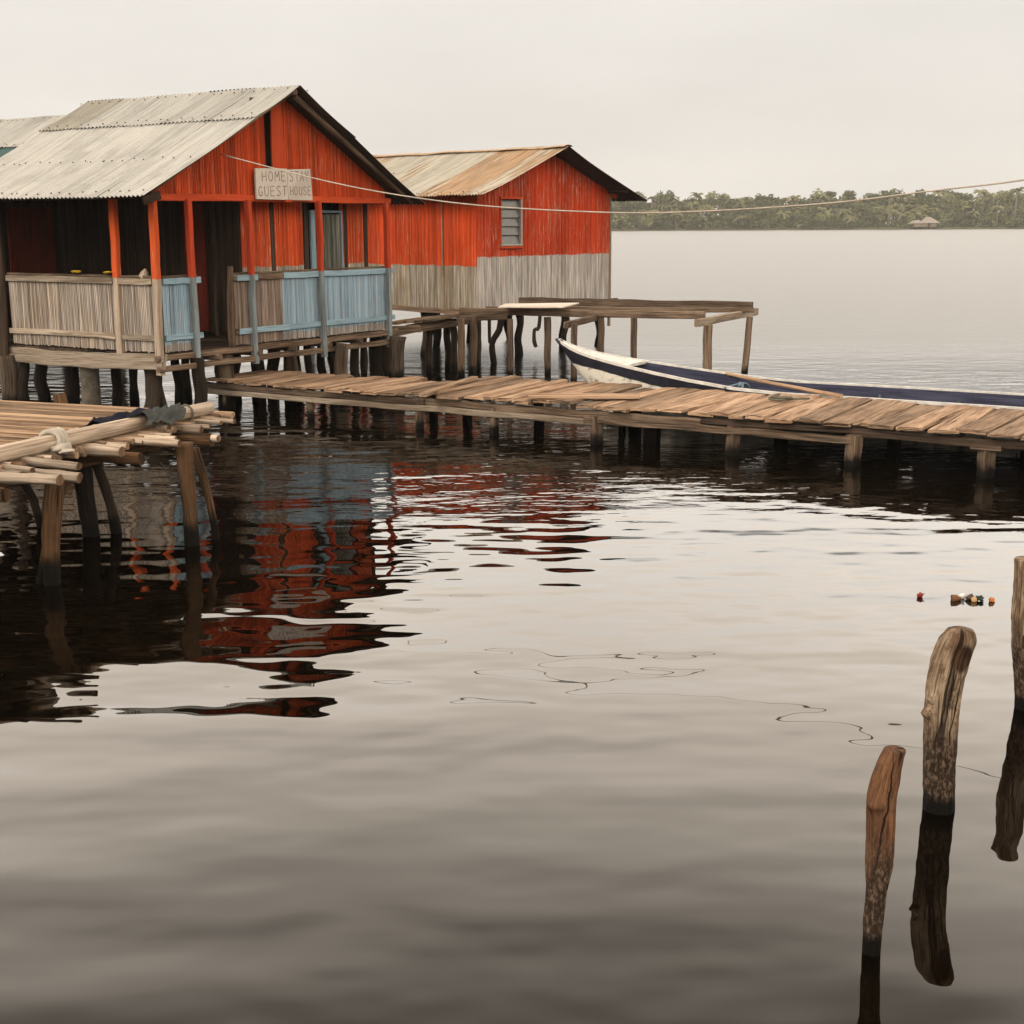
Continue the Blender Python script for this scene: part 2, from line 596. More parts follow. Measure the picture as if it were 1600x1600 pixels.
M['leaf'] = leaf_mat('mixed_foliage', (.026, .035, .010), (.092, .108, .033))
M['leaf_pale'] = leaf_mat('pale_foliage', (.075, .085, .030), (.20, .21, .085))
M['frond'] = leaf_mat('palm_frond', (.046, .052, .018), (.165, .155, .062))
M['bark'] = plain('far_bark', (.16, .13, .10))
M['mud'] = plain('muddy_bank', (.10, .10, .045), .9, .2, .5, .4)

# ------------------------------------------------------------------ the setting: water, far bank
mb = MB(1)
b = [(-690, -60, 0), (690, -60, 0), (690, 940, 0), (-690, 940, 0)]
mb.V += b
mb.face([0, 1, 2, 3], [(0, 0), (1, 0), (1, 1), (0, 1)], .5)
water = mb.build('water', M['water'])
water['kind'] = 'structure'

SHORE = 462.0
mb = MB(2)
r = random.Random(5)
xs = [-680 + i * 17 for i in range(81)]
front = [(x, SHORE + 5 * noise.noise(Vector((x * .013, 3.3, 0))) + 2 * noise.noise(Vector((x * .07, 1, 0)))) for x in xs]


def shore_y(x):
    return SHORE + 5 * noise.noise(Vector((x * .013, 3.3, 0))) + 2 * noise.noise(Vector((x * .07, 1, 0)))


for i, (x, y) in enumerate(front):
    mb.V += [(x, y - .6, -.3), (x, y + .4, .5 + .25 * r.random()), (x, y + 12, 1.1), (x, 935, 1.6)]
for i in range(len(xs) - 1):
    for k in range(3):
        a = i * 4 + k
        mb.face([a, a + 4, a + 5, a + 1], [(0, 0), (1, 0), (1, 1), (0, 1)], r.random(), 0, True)
bank = mb.build('far_bank_terrain', M['mud'])
bank['kind'] = 'structure'


def add_leaf(mb, c, size, rr, mat=0, tint=None):
    """one leaf-clump face: a bent four-cornered blade turned at random"""
    a = Vector((rr.gauss(0, 1), rr.gauss(0, 1), rr.gauss(0, .8)))
    a.normalize()
    bvec = a.cross(Vector((rr.gauss(0, 1), rr.gauss(0, 1), rr.gauss(0, 1)))).normalized()
    i = len(mb.V)
    s1, s2 = size * rr.uniform(.7, 1.3), size * rr.uniform(.35, .8)
    mb.V += [tuple(c - a * s1), tuple(c + bvec * s2), tuple(c + a * s1), tuple(c - bvec * s2 * .8)]
    mb.face([i, i + 1, i + 2, i + 3], [(0, 0), (1, 0), (1, 1), (0, 1)], rr.random() if tint is None else tint, mat)


def crown(mb, c, rx, rz, n, size, rr, mat=0):
    lobes = [(Vector((rr.uniform(-.6, .6) * rx, rr.uniform(-.5, .5) * rx, rr.uniform(-.45, .6) * rz)), rr.uniform(.35, .7)) for _ in range(6)]
    base = rr.uniform(-.2, .2)
    for _ in range(n):
        lo, q = rr.choice(lobes)
        d = Vector((rr.gauss(0, 1), rr.gauss(0, 1), rr.gauss(0, 1))).normalized() * (rr.random() ** .4)
        p = c + lo + Vector((d.x * rx * q, d.y * rx * q, d.z * rz * q))
        add_leaf(mb, p, size, rr, mat, min(1, max(0, rr.gauss(.5 + base, .22))))


def palm_crown(mb, c, ln, rr, mat=0, nf=15):
    base = rr.uniform(.3, .8)
    for k in range(nf):
        az = 6.283 * k / nf + rr.uniform(-.25, .25)
        el = rr.uniform(.1, 1.25)
        d = Vector((math.cos(az), math.sin(az), 0))
        sd = Vector((-math.sin(az), math.cos(az), 0))
        pts = []
        L_ = ln * rr.uniform(.75, 1.1)
        for j in range(6):
            t = j / 5
            pts.append(c + d * (L_ * t * math.cos(el * (1 - .35 * t))) + Z * (L_ * (t * math.sin(el) - .75 * t * t)))
        for j in range(5):
            for sgn in (-1, 1):
                i = len(mb.V)
                w0 = ln * .17 * (1 - (j / 5) ** 2 * .6)
                w1 = ln * .17 * (1 - ((j + 1) / 5) ** 2 * .9)
                mb.V += [tuple(pts[j]), tuple(pts[j + 1]), tuple(pts[j + 1] + sd * sgn * w1 - Z * w1 * .9), tuple(pts[j] + sd * sgn * w0 - Z * w0 * .9)]
                mb.face([i, i + 1, i + 2, i + 3], [(0, 0), (1, 0), (1, 1), (0, 1)], min(1, max(0, rr.gauss(base, .15))), mat)


# the far-off wood, one mass
mb = MB(7)
rr = random.Random(11)
x = -120.0
while x < 330:
    inview = 20 < x < 205
    rise = max(0, (x - 120) / 80) * 2.0
    for row in range(6):
        yy = shore_y(x) + 1.5 + row * 5.0 + rr.uniform(-1.5, 1.5)
        hgt = (3.4 + min(row, 3 + .0 * row) * 2.2 - (1.6 if row > 3 else 0) + rr.uniform(-1.2, 1.4)) + (rise if row > 1 else 0) + 0.0
        xx = x + rr.uniform(-2.5, 2.5)
        rx = rr.uniform(2.2, 3.8)
        kind = rr.random()
        n = 290 if inview else 60
        if kind < .34:
            palm_crown(mb, Vector((xx, yy, hgt + .8)), rr.uniform(2.4, 3.6), rr, 2, 13)
            mb.tube([(xx, yy, .3), (xx + rr.uniform(-.5, .5), yy, hgt + .8)], [.28, .2], 5, mat=3)
        else:
            crown(mb, Vector((xx, yy, hgt - .6)), rx, rr.uniform(2.2, 3.2), n, .62, rr, 1 if rr.random() < .22 else 0)
            mb.tube([(xx, yy, .3), (xx + rr.uniform(-.6, .6), yy, hgt - .6)], [.3, .16], 5, mat=3)
    # undergrowth between the trunks, low growth at the bank
    for row in range(3):
        crown(mb, Vector((x + rr.uniform(-2, 2), shore_y(x) + 4 + row * 4.5, 2.4 + row * 1.9 + rr.uniform(-.6, .6))), 3.0, 2.3, 150 if inview else 40, .7, rr)
    crown(mb, Vector((x + rr.uniform(-2, 2), shore_y(x) + .8, 1.6)), 2.6, 1.7, 60 if inview else 25, .42, rr, 1 if rr.random() < .3 else 0)
    x += 3.3 if inview else 7.0
wood_mass = mb.build('far_wood', [M['leaf'], M['leaf_pale'], M['frond'], M['bark']])
wood_mass['kind'] = 'stuff'


def far_x(px):
    return (px - 800) / 2100 * (SHORE - 3) / math.cos(PITCH) * 1.0


def far_tree(px, h, rx, label, kind, seed, pale=False):
    rr = random.Random(seed)
    X = at(px, 355, y=SHORE - 1).x
    Y = shore_y(X) + 2.2
    t = thing('palm_tree' if kind == 'palm' else 'broadleaf_tree', (X, Y, .4), label, 'palm tree' if kind == 'palm' else 'tree', 'trees on the far bank')
    lean = rr.uniform(-.6, .6)
    m1 = MB(seed)
    m1.tube([(X, Y, .2), (X + lean * .5, Y, h * .5), (X + lean, Y, h)], [.3, .24, .17], 7)
    m1.build('trunk', M['bark'], t)
    m2 = MB(seed + 1)
    if kind == 'palm':
        palm_crown(m2, Vector((X + lean, Y, h)), rx, rr, 0, 18)
        m2.build('crown', M['frond'], t)
    else:
        for k in range(5):
            crown(m2, Vector((X + lean + rr.uniform(-.6, .6) * rx, Y + rr.uniform(-1, 1), h - rr.uniform(-.5, 1.8))), rx * .62, rx * .55, 110, .45, rr)
        m2.build('crown', M['leaf_pale'] if pale else M['leaf'], t)


far_tree(968, 8.6, 3.6, 'bushy far tree rising just right of the orange end wall', 'tree', 21)
far_tree(1588, 12.6, 3.8, 'tallest far palm, its crown above the others at the right edge', 'palm', 22)
far_tree(1408, 4.9, 3.4, 'pale yellow-green arching palm on the far bank left of the small hut', 'palm', 23, True)
far_tree(1492, 4.2, 4.0, 'low pale bushy tree just right of the small far hut', 'tree', 24, True)
far_tree(1562, 6.8, 3.2, 'pale palm on the far bank below the tallest palm', 'palm', 25)
far_tree(1318, 6.0, 3.4, 'pale drooping palm on the far bank under the low end of the rising cord', 'palm', 26)

# small hut on the far bank
hx = at(1446, 356, y=SHORE - 8).x
hy = SHORE - 6
hut = thing('waterside_hut', (hx, hy, 0), 'tiny pale hut with a thatched grey roof at the water edge of the far bank', 'hut')


def f(mb):
    mb.beam((hx - 3.6, hy, 1.5), (hx + 3.6, hy, 1.5), 3.6, 1.5, seg=1)


one('wall', M['tan'], f, hut)


def f(mb):
    i = len(mb.V)
    mb.V += [(hx - 1.4, hy - 2.6, 2.0), (hx + 4.8, hy - 2.6, 2.0), (hx + 4.8, hy + 2.6, 2.0), (hx - 1.4, hy + 2.6, 2.0), (hx + .6, hy, 4.0), (hx + 2.0, hy, 4.0)]
    for q in ([0, 1, 5, 4], [1, 2, 5], [2, 3, 4, 5], [3, 0, 4], [3, 2, 1, 0]):
        mb.face([i + k for k in q], [(0, 0)] * len(q), .8)


one('roof', plain('grey_thatch', (.27, .23, .19)), f, hut)


def f(mb):
    i = len(mb.V)
    mb.V += [(hx - 4.8, hy - 2.4, 1.9), (hx - 1.5, hy - 2.4, 1.9), (hx - 1.5, hy + 2.4, 1.9), (hx - 4.8, hy + 2.4, 1.9), (hx - 2.9, hy, 3.0), (hx - 1.5, hy, 3.0)]
    for q in ([0, 1, 5, 4], [1, 2, 5], [2, 3, 4, 5], [3, 0, 4], [3, 2, 1, 0]):
        mb.face([i + k for k in q], [(0, 0)] * len(q), .5)


one('annex_roof', plain('grey_thatch', (.25, .215, .18)), f, hut)


def f(mb):
    mb.beam((hx + .7, hy - 1.85, 1.55), (hx + 1.7, hy - 1.85, 1.55), .12, 1.1, seg=1)


one('doorway', M['dark'], f, hut)
for dx in (-3.3, -1.2, 1.2, 3.3):
    one('stilt', M['stilt'], lambda mb: mb.tube([(hx + dx, hy - 1.6, -.5), (hx + dx, hy - 1.6, .8)], .16, 6), hut)


# ------------------------------------------------------------------ building kit
class Frame:
    """house coordinates: s along the gable, l along the ridge (away from the gable), z up"""

    def __init__(self, C, u):
        self.C = Vector((C[0], C[1], 0))
        self.u = Vector((u[0], u[1], 0)).normalized()
        self.v = Vector((-self.u.y, self.u.x, 0))

    def __call__(self, s, l, z):
        return self.C + self.u * s + self.v * l + Z * z


def strips(mb, P, Q, z0, z1, pitch=.029, rad=.0132, jit=.009, gaps=(), nz=0):
    """a wall of upright split canes from P to Q (plan points); z0, z1: heights or functions of the fraction"""
    P, Q = Vector(P), Vector(Q)
    ln = (Q - P).length
    n = max(2, int(ln / pitch))
    d = (Q - P) / ln
    nr = Vector((-d.y, d.x, 0))
    r = mb.rnd
    for i in range(n):
        f = (i + .5) / n
        if any(a < f < b_ for a, b_ in gaps):
            continue
        a = (z0(f) if callable(z0) else z0) + r.uniform(-jit, jit)
        b_ = (z1(f) if callable(z1) else z1) + r.uniform(-jit, jit) * .5
        if b_ - a < .03:
            continue
        o = P + d * (ln * f + r.uniform(-.002, .002))
        q = rad * r.uniform(.85, 1.12)
        lean = r.uniform(-.004, .004)
        rings = []
        for zz in (a, (a + b_) / 2, b_):
            c = Vector((o.x, o.y, zz)) + d * lean * ((zz - a) / (b_ - a) - .5) * 2 + nr * r.uniform(-.003, .003)
            rings.append([c + d * (q * math.cos(t)) + nr * (q * .8 * math.sin(t)) for t in (0.3, 1.35, 2.4, 3.45, 4.5, 5.55)])
        mb.loft(rings, r.random())


def sheet(mb, o, ax, dn, w, ln, tint, lap=0.0, wl=.076, amp=.0125, sag=.0, nails=(), seed=0, wob=.006):
    """corrugated sheet: o upper corner, ax along the ridge, dn down the slope"""
    nrm = ax.cross(dn).normalized()
    if nrm.z < 0:
        nrm = -nrm
    nx = max(8, int(w / wl * 7))
    ny = 9
    rr = random.Random(seed)
    off = Vector((rr.random() * 90, rr.random() * 90, 0))
    b0 = len(mb.V)
    u0, v0 = rr.random() * 30, rr.random() * 30
    for j in range(ny + 1):
        for i in range(nx + 1):
            x, yv = w * i / nx, ln * j / ny
            hgt = amp * math.sin(x / wl * 6.2832) + lap
            hgt += wob * 2 * noise.noise(Vector((x * 1.2, yv * 1.0, 0)) + off)
            hgt -= sag * 4 * (j / ny) * (1 - j / ny)
            e = 0
            if j == ny:
                e = .018 * noise.noise(Vector((x * 3, 0, 5)) + off)
            mb.V.append(tuple(o + ax * x + dn * (yv + e) + nrm * hgt))
    for j in range(ny):
        for i in range(nx):
            a = b0 + j * (nx + 1) + i
            uv = [(u0 + w * i / nx, v0 + ln * j / ny), (u0 + w * (i + 1) / nx, v0 + ln * j / ny), (u0 + w * (i + 1) / nx, v0 + ln * (j + 1) / ny), (u0 + w * i / nx, v0 + ln * (j + 1) / ny)]
            mb.face([a, a + 1, a + nx + 2, a + nx + 1], uv, tint, 0, True)
    # nail heads through the crests
    for yv in nails:
        x = wl * .25 + wl * rr.choice((0, 1))
        while x < w:
            c = o + ax * (x + rr.uniform(-.01, .01)) + dn * (yv + rr.uniform(-.03, .03)) + nrm * (amp + lap + .004)
            rg0 = [c + ax * (.0125 * math.cos(t)) + dn * (.0125 * math.sin(t)) for t in (0, 1.047, 2.094, 3.142, 4.189, 5.236)]
            rg1 = [p * .45 + c * .55 + nrm * .012 for p in rg0]
            mb.loft([rg0, rg1], .5, 1)
            x += wl * rr.choice((2, 3, 3, 4))


def roof_plane(root, o, ax, dn, w, rows, mats, seed, tints=None, sheet_w=.78, sag=.02, pick=None):
    """rows: list of (start down the slope, length, lift); every sheet is a part of its own"""
    n = max(1, round(w / sheet_w))
    sw = w / n
    rr = random.Random(seed)
    for ri, (st, ln, lift) in enumerate(rows):
        for i in range(n):
            mt = mats if pick is None else pick(ri, i, n)
            m_ = MB(seed * 31 + ri * 7 + i)
            sheet(m_, o + ax * (i * sw - (.035 if i else 0)) + dn * (st + rr.uniform(-.015, .015)), ax, dn, sw + (.035 if i else 0), ln + rr.uniform(-.012, .02),
                  rr.random() if tints is None else tints[ri][i % len(tints[ri])], lap=lift + (.004 if i % 2 else 0), sag=sag,
                  nails=(.1, ln * .55, ln - .09) if ri else (.12, ln - .07), seed=seed * 17 + ri * 5 + i)
            ob = m_.build('roof_sheet', [mt, M['nail']], root)


def stilt(root, p, top, rad, seed, bend=.04, mat='stilt', n=9, name='stilt', lean=(0, 0)):
    rr = random.Random(seed)
    x, y = p[0], p[1]
    pts = [(x + lean[0], y + lean[1], -.7)]
    for f in (.0, .35, .7, 1.0):
        pts.append((x + lean[0] * (1 - f) + rr.uniform(-bend, bend), y + lean[1] * (1 - f) + rr.uniform(-bend, bend), .0 + (top) * f))
    pts[-1] = (x, y, top)
    rad_ = [rad * rr.uniform(.9, 1.15) for _ in pts]
    m_ = MB(seed)
    m_.tube(pts, rad_, n, .12, seg=3)
    return m_.build(name, M[mat], root)


# ================================================================== HOUSE ONE: guest house on stilts
A = Frame((-4.41, 17.0), (.55, .835))
W1, D1 = 4.60, 3.72
ZD, ZR = .86, 1.82                 # deck and railing height
h1 = thing('guest_house', (*A(W1 / 2, D1 / 2, 0).xy, 0), 'orange cane guest house on stilts with a pale iron gable roof and railed porch', 'house')

one('deck', M['dark'], lambda mb: [mb.beam(A(-.04, l, ZD - .02), A(W1 + .04, l, ZD - .02), .155, .035, seg=2) for l in [.1 + .165 * k for k in range(22)] if not (1.05 < l < 1.32)], h1, 3)
for l, zz in ((-.03, ZD - .035), (-.06, ZD - .17)):
    one('floor_beam', M['frame'], lambda mb: mb.beam(A(-.12, l, zz), A(W1 + .15, l, zz), .06, .075, jit=.012, seg=9), h1, 4)
for zz, lo in ((ZD - .042, -.03), (ZD - .135, -.065)):
    one('floor_beam', M['tan'], lambda mb: mb.beam(A(lo, -.1, zz), A(lo, D1 + .1, zz), .06, .105, jit=.012, seg=9, sag=.05), h1, 5)
for s in (.9, 1.65, 2.35, 3.1, 3.8):
    one('joist', M['frame'], lambda mb: mb.tube([A(s, -.12, ZD - .105), A(s, D1, ZD - .105)], .042, 8, .1), h1, int(s * 10))

# posts: the photo shows seven slender posts that hang below the deck
for i, (s, l, w, mt) in enumerate(((.0, .0, .105, 'post_tan'), (-.0, .72, .105, 'post_tan'))):
    one('porch_post', M[mt], lambda mb: mb.beam(A(s - .03, l, .60 + .06 * i), A(s, l, 2.78), w, w * .72, up=A.u, jit=.006, seg=8), h1, 20 + i)
for i, s in enumerate((.53, 1.59, 3.0, 4.52)):
    one('porch_post', M['post_blue'], lambda mb: mb.beam(A(s + .02, -.055, .58 + .03 * (i % 2)), A(s, -.055, 2.78), .085, .075, up=A.u, jit=.007, seg=8), h1, 30 + i)
one('porch_post', M['dark'], lambda mb: mb.tube([A(-.10, 3.0, -.6), A(-.12, 3.0, .7), A(-.06, 3.02, 1.7), A(-.08, 3.0, 2.85)], [.085, .075, .07, .065], 9, .1, seg=3), h1, 41)
one('porch_post', M['tan'], lambda mb: mb.beam(A(-.02, 3.24, .72), A(0, 3.24, 2.8), .07, .06, up=A.u, jit=.006, seg=6), h1, 42)
one('porch_post', M['tan'], lambda mb: mb.beam(A(-.02, D1, .62), A(0, D1, 2.8), .08, .07, up=A.u, jit=.006, seg=6), h1, 43)
one('porch_post', M['dark'], lambda mb: mb.beam(A(W1, D1, .62), A(W1, D1, 2.8), .08, .07, up=A.u, jit=.006, seg=6), h1, 44)


def railing(P, Q, cane_m, rail_m, seed, z0=ZD + .02, z1=ZR - .02, out=Vector(), lower=1.06, ext=(0, 0), dz=0.0, plain_top=None):
    P, Q = Vector(P), Vector(Q)
    d = (Q - P).normalized()
    p_ = one('railing', M[cane_m], lambda mb: strips(mb, P, Q, z0, z1), h1, seed)
    one('rail', M[plain_top or rail_m], lambda mb: mb.beam(P + out - d * ext[0] + Z * (z1 - .035), Q + out + d * ext[1] + Z * (z1 - .035 + dz), .026, .078, jit=.006, seg=6), p_, seed + 1)
    one('rail', M[rail_m], lambda mb: mb.beam(P + out - d * ext[0] + Z * lower, Q + out + d * ext[1] + Z * lower, .026, .072, jit=.006, seg=6), p_, seed + 2)
    one('rail', M['frame'], lambda mb: mb.beam(P - out * .3 - d * .01 + Z * (z1 + .022), Q - out * .3 + Z * (z1 + .022 + dz), .05, .03, jit=.004, seg=5), p_, seed + 3)
    return p_


ou, ov = A.u * -.035, A.v * -.035
railing(A(0, 2.93, 0), A(0, .79, 0), 'rail_cane', 'tan', 50, out=ou)
railing(A(0, .66, 0), A(0, .06, 0), 'rail_cane', 'tan', 55, out=ou)
railing(A(0, D1, 0), A(0, 3.08, 0), 'rail_cane', 'tan', 60, out=ou)
railing(A(.06, 0, 0), A(.66, 0, 0), 'blue_cane', 'blue_wood', 65, out=ov, ext=(0, .03))
railing(A(1.28, 0, 0), A(2.24, 0, 0), 'brown_cane', 'frame', 70, out=ov, ext=(.0, 0))
railing(A(2.25, 0, 0), A(4.56, 0, 0), 'blue_cane', 'blue_wood', 75, out=ov, ext=(0, .14))
one('rail', M['blue_wood'], lambda mb: mb.beam(A(1.34, -.05, 1.06), A(2.3, -.05, 1.06), .026, .075, jit=.005), h1, 79)
one('rail', M['blue_wood'], lambda mb: mb.beam(A(1.34, -.05, 1.765), A(1.72, -.05, 1.765), .026, .075, jit=.005), h1, 80)
one('gate_post', M['frame'], lambda mb: mb.tube([A(1.25, .0, ZD - .02), A(1.24, .0, 1.4), A(1.27, 0, 1.92)], [.045, .05, .035], 8, .2, seg=3), h1, 81)
one('gate_post', M['tan'], lambda mb: mb.tube([A(0.04, .28, 1.77), A(.04, .28, 1.82), A(.04, .27, 1.87), A(.04, .25, 1.92)], [.05, .06, .04, .012], 8, .3, seg=3), h1, 82)

# header beams
one('header_beam', M['orange_wood'], lambda mb: mb.beam(A(-.02, -.03, 2.80), A(W1 + .05, -.03, 2.80), .05, .085, jit=.005, seg=8), h1, 90)
one('header_beam', M['dark'], lambda mb: mb.beam(A(0, 0, 2.82), A(0, D1, 2.82), .06, .08, jit=.005, seg=8), h1, 91)
one('header_beam', M['dark'], lambda mb: mb.beam(A(W1, 0, 2.82), A(W1, D1, 2.82), .06, .08, jit=.005, seg=8), h1, 92)

SR, ZTOP = 2.30, 4.25
ML, MR_ = .515, .547


def roof_z(s):
    return ZTOP - (SR - s) * ML if s < SR else ZTOP - (s - SR) * MR_


# gable wall: canes under the rakes with a slot beside the king post
GAP = (2.02, 2.13)
one('gable_wall', M['gable'], lambda mb: strips(mb, A(0.02, 0, 0), A(W1 - .02, 0, 0), 2.83, lambda f: roof_z(.02 + f * (W1 - .04)) - .05, gaps=((GAP[0] / W1, 2.36 / W1),)), h1, 95)
one('king_post', M['orange_wood'], lambda mb: mb.beam(A(2.245, -.02, 2.84), A(2.245, -.02, 4.16), .225, .03, up=A.v, jit=.004, seg=5), h1, 96)
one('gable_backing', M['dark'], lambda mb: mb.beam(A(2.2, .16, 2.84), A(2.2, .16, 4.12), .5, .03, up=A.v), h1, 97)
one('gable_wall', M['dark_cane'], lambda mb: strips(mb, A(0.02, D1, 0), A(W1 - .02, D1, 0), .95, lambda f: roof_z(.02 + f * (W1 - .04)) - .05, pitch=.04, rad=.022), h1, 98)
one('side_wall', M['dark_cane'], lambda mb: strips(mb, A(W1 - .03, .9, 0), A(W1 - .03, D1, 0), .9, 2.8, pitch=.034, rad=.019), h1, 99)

# the room behind the porch
BX, LX = 1.82, .32
one('inner_wall', M['inner'], lambda mb: strips(mb, A(BX, LX, 0), A(W1 - .05, LX, 0), ZD, 2.78, gaps=((.215, .25), (.455, .77), (.785, .82), (.962, 1.0))), h1, 100)
for f_ in (.232, .485, .802, .978):
    s = BX + (W1 - .05 - BX) * f_
    one('stud_and_gap_shade', M['dark'], lambda mb: mb.beam(A(s, LX + .03, ZD), A(s + .02, LX + .03, 2.78), .09, .05, up=A.v, seg=4), h1, 110 + int(f_ * 100))  # dark uprights stand in for the unlit room behind the wall gaps
dr = one('door', M['grn_cane'], lambda mb: strips(mb, A(3.36, LX - .02, 0), A(3.88, LX - .02, 0), ZD + .02, 2.60, pitch=.034, rad=.015), h1, 120)
one('door_frame', M['blue_wood'], lambda mb: [mb.beam(A(3.27, LX - .01, ZD), A(3.27, LX - .01, 2.66), .10, .04, up=A.v), mb.beam(A(3.905, LX - .01, ZD), A(3.905, LX - .01, 2.66), .03, .04, up=A.v), mb.beam(A(3.325, LX - .01, 2.64), A(3.885, LX - .01, 2.64), .04, .035)], dr, 121)
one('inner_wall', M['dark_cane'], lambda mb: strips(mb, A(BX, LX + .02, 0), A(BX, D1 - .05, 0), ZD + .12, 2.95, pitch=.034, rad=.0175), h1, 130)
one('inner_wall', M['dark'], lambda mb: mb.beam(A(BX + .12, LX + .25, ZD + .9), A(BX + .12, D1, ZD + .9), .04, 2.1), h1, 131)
rd = one('door', M['redwood'], lambda mb: mb.beam(A(.95, D1 - .10, 1.0), A(.95, D1 - .10, 2.72), .78, .035, up=A.v, seg=3), h1, 132)
one('door', M['redwood'], lambda mb: mb.beam(A(BX - .06, 1.15, 1.0), A(BX - .06, 1.15, 2.74), .035, .40, up=A.v), h1, 133)
one('stud_and_gap_shade', M['dark'], lambda mb: mb.beam(A(BX - .03, .80, .95), A(BX - .03, .80, 2.8), .07, .06, up=A.v), h1, 134)
for l in (1.0, 2.2, 3.3):
    one('tie_beam', M['dark'], lambda mb: mb.beam(A(0, l, 2.86), A(W1, l, 2.86), .06, .07), h1, int(140 + l * 3))

# roof
OV = .42
SL_E, SR_E = -.52, 5.03
dl = (A.u * -1 + Z * -ML).normalized()
drr = (A.u + Z * -MR_).normalized()
lenL = (SR - SL_E) * math.sqrt(1 + ML * ML)
lenR = (SR_E - SR) * math.sqrt(1 + MR_ * MR_)
RW = D1 + OV + .12
apex = A(SR, -OV, ZTOP)
roof_plane(h1, apex, A.v, dl, RW, [(.0, 1.02, .022), (.92, lenL - .92, .0)], M['iron'], 61,
           tints=[[.55, .35, .6, .45, .5], [.85, .7, .9, .8, .75]], pick=lambda ri, i, n: M['iron_old'] if (ri == 0 and i == n - 1) else M['iron'])
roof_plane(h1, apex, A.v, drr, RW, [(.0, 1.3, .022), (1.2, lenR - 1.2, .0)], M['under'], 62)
for l in (-.25,):
    one('rafter', M['frame'], lambda mb: mb.tube([A(SR + .06, l, ZTOP - .10), A(3.4, l - .03, roof_z(3.4) - .085), A(SR_E - .12, l, roof_z(SR_E) + .02)], [.04, .036, .03], 8, .1, seg=3), h1, 151)
    one('rafter', M['frame'], lambda mb: mb.tube([A(SR - .06, l, ZTOP - .10), A(SL_E + .25, l, roof_z(SL_E + .25) - .07)], .034, 8, .1), h1, 152)
for l in (1.0, 2.2, 3.4):
    one('rafter', M['dark'], lambda mb: mb.tube([A(SR + .06, l, ZTOP - .12), A(SR_E - .12, l, roof_z(SR_E - .12) - .07)], .034, 8), h1, 153)
    one('rafter', M['dark'], lambda mb: mb.tube([A(SR - .06, l, ZTOP - .12), A(SL_E + .25, l, roof_z(SL_E + .25) - .07)], .034, 8), h1, 154)
one('ridge_pole', M['frame'], lambda mb: mb.tube([A(SR, -.34, ZTOP - .06), A(SR, D1 + .1, ZTOP - .06)], .04, 8), h1, 155)
one('eave_board', M['dark'], lambda mb: mb.beam(A(-.02, -.16, 2.82), A(-.3, -.16, 2.74), .03, .1), h1, 156)

# stilts under the guest house
ST = [(10, .16, 17.9, .10), (36, .6, 18.6, .07), (62, .0, 19.4, .09), (110, 0, 18.8, .10), (180, 0, 18.6, .07), (206, 0, 19.2, .06),
      (234, 0, 17.25, .105), (275, 0, 19.0, .065), (291, 0, 19.6, .06), (308, 0, 17.45, .09), (352, 0, 18.1, .12), (368, 0, 19.0, .06), (402, 0, 19.6, .10),
      (428, 0, 20.0, .09), (452, 0, 19.0, .075), (462, 0, 20.6, .09), (481, 0, 20.2, .055), (503, 0, 21.2, .065), (520, 0, 20.4, .085), (536, 0, 19.6, .10), (555, 0, 20.6, .075),
      (570, 0, 21.6, .055), (588, 0, 21.0, .10), (602, 0, 22.0, .07), (622, 0, 20.75, .125)]
for i, (px, _, d, rad) in enumerate(ST):
    p = at(px, 560, y=d)
    stilt(h1, (p.x, p.y), ZD - .09, rad, 200 + i, bend=.035, mat='stilt_lit' if px in (10, 352, 536, 622) else 'stilt')
stilt(h1, at(138, 560, y=18.0).xy, ZD - .1, .125, 240, bend=.01, n=14, mat='concrete')
for i, (px, d, w) in enumerate(((238, 17.3, .12), (455, 18.9, .11))):
    p = at(px, 560, y=d)
    one('brace', M['stilt'], lambda mb: mb.beam((p.x + .12, p.y, .0), (p.x - .02, p.y + .05, ZD - .15), w, .07, up=A.u, jit=.01), h1, 250 + i)

# sign on the gable
SG0, SG1, SZ0, SZ1 = 1.72, 2.83, 2.79, 3.19
sg = thing('wooden_sign', tuple(A(2.27, -.12, SZ0)), 'pale hand-lettered HOME STAY GUEST HOUSE board hung on the orange gable', 'sign')


def f(mb):
    mid = 2.335
    for s0, s1, t in ((SG0, mid - .004, .45), (mid + .004, SG1, .6)):
        P = [A(s0, -.075, SZ0 + (.0 if s0 < 2 else -.005)), A(s1, -.075, SZ0 - .004), A(s1 - (.025 if s1 > 2.5 else 0), -.075, SZ1 + (.022 if s1 > 2.5 else .012)), A(s0, -.075, SZ1)]
        Q = [p + A.v * -.028 for p in P]
        mb.loft([P, Q], t)


board = one('board', M['sign'], f, sg, 160)

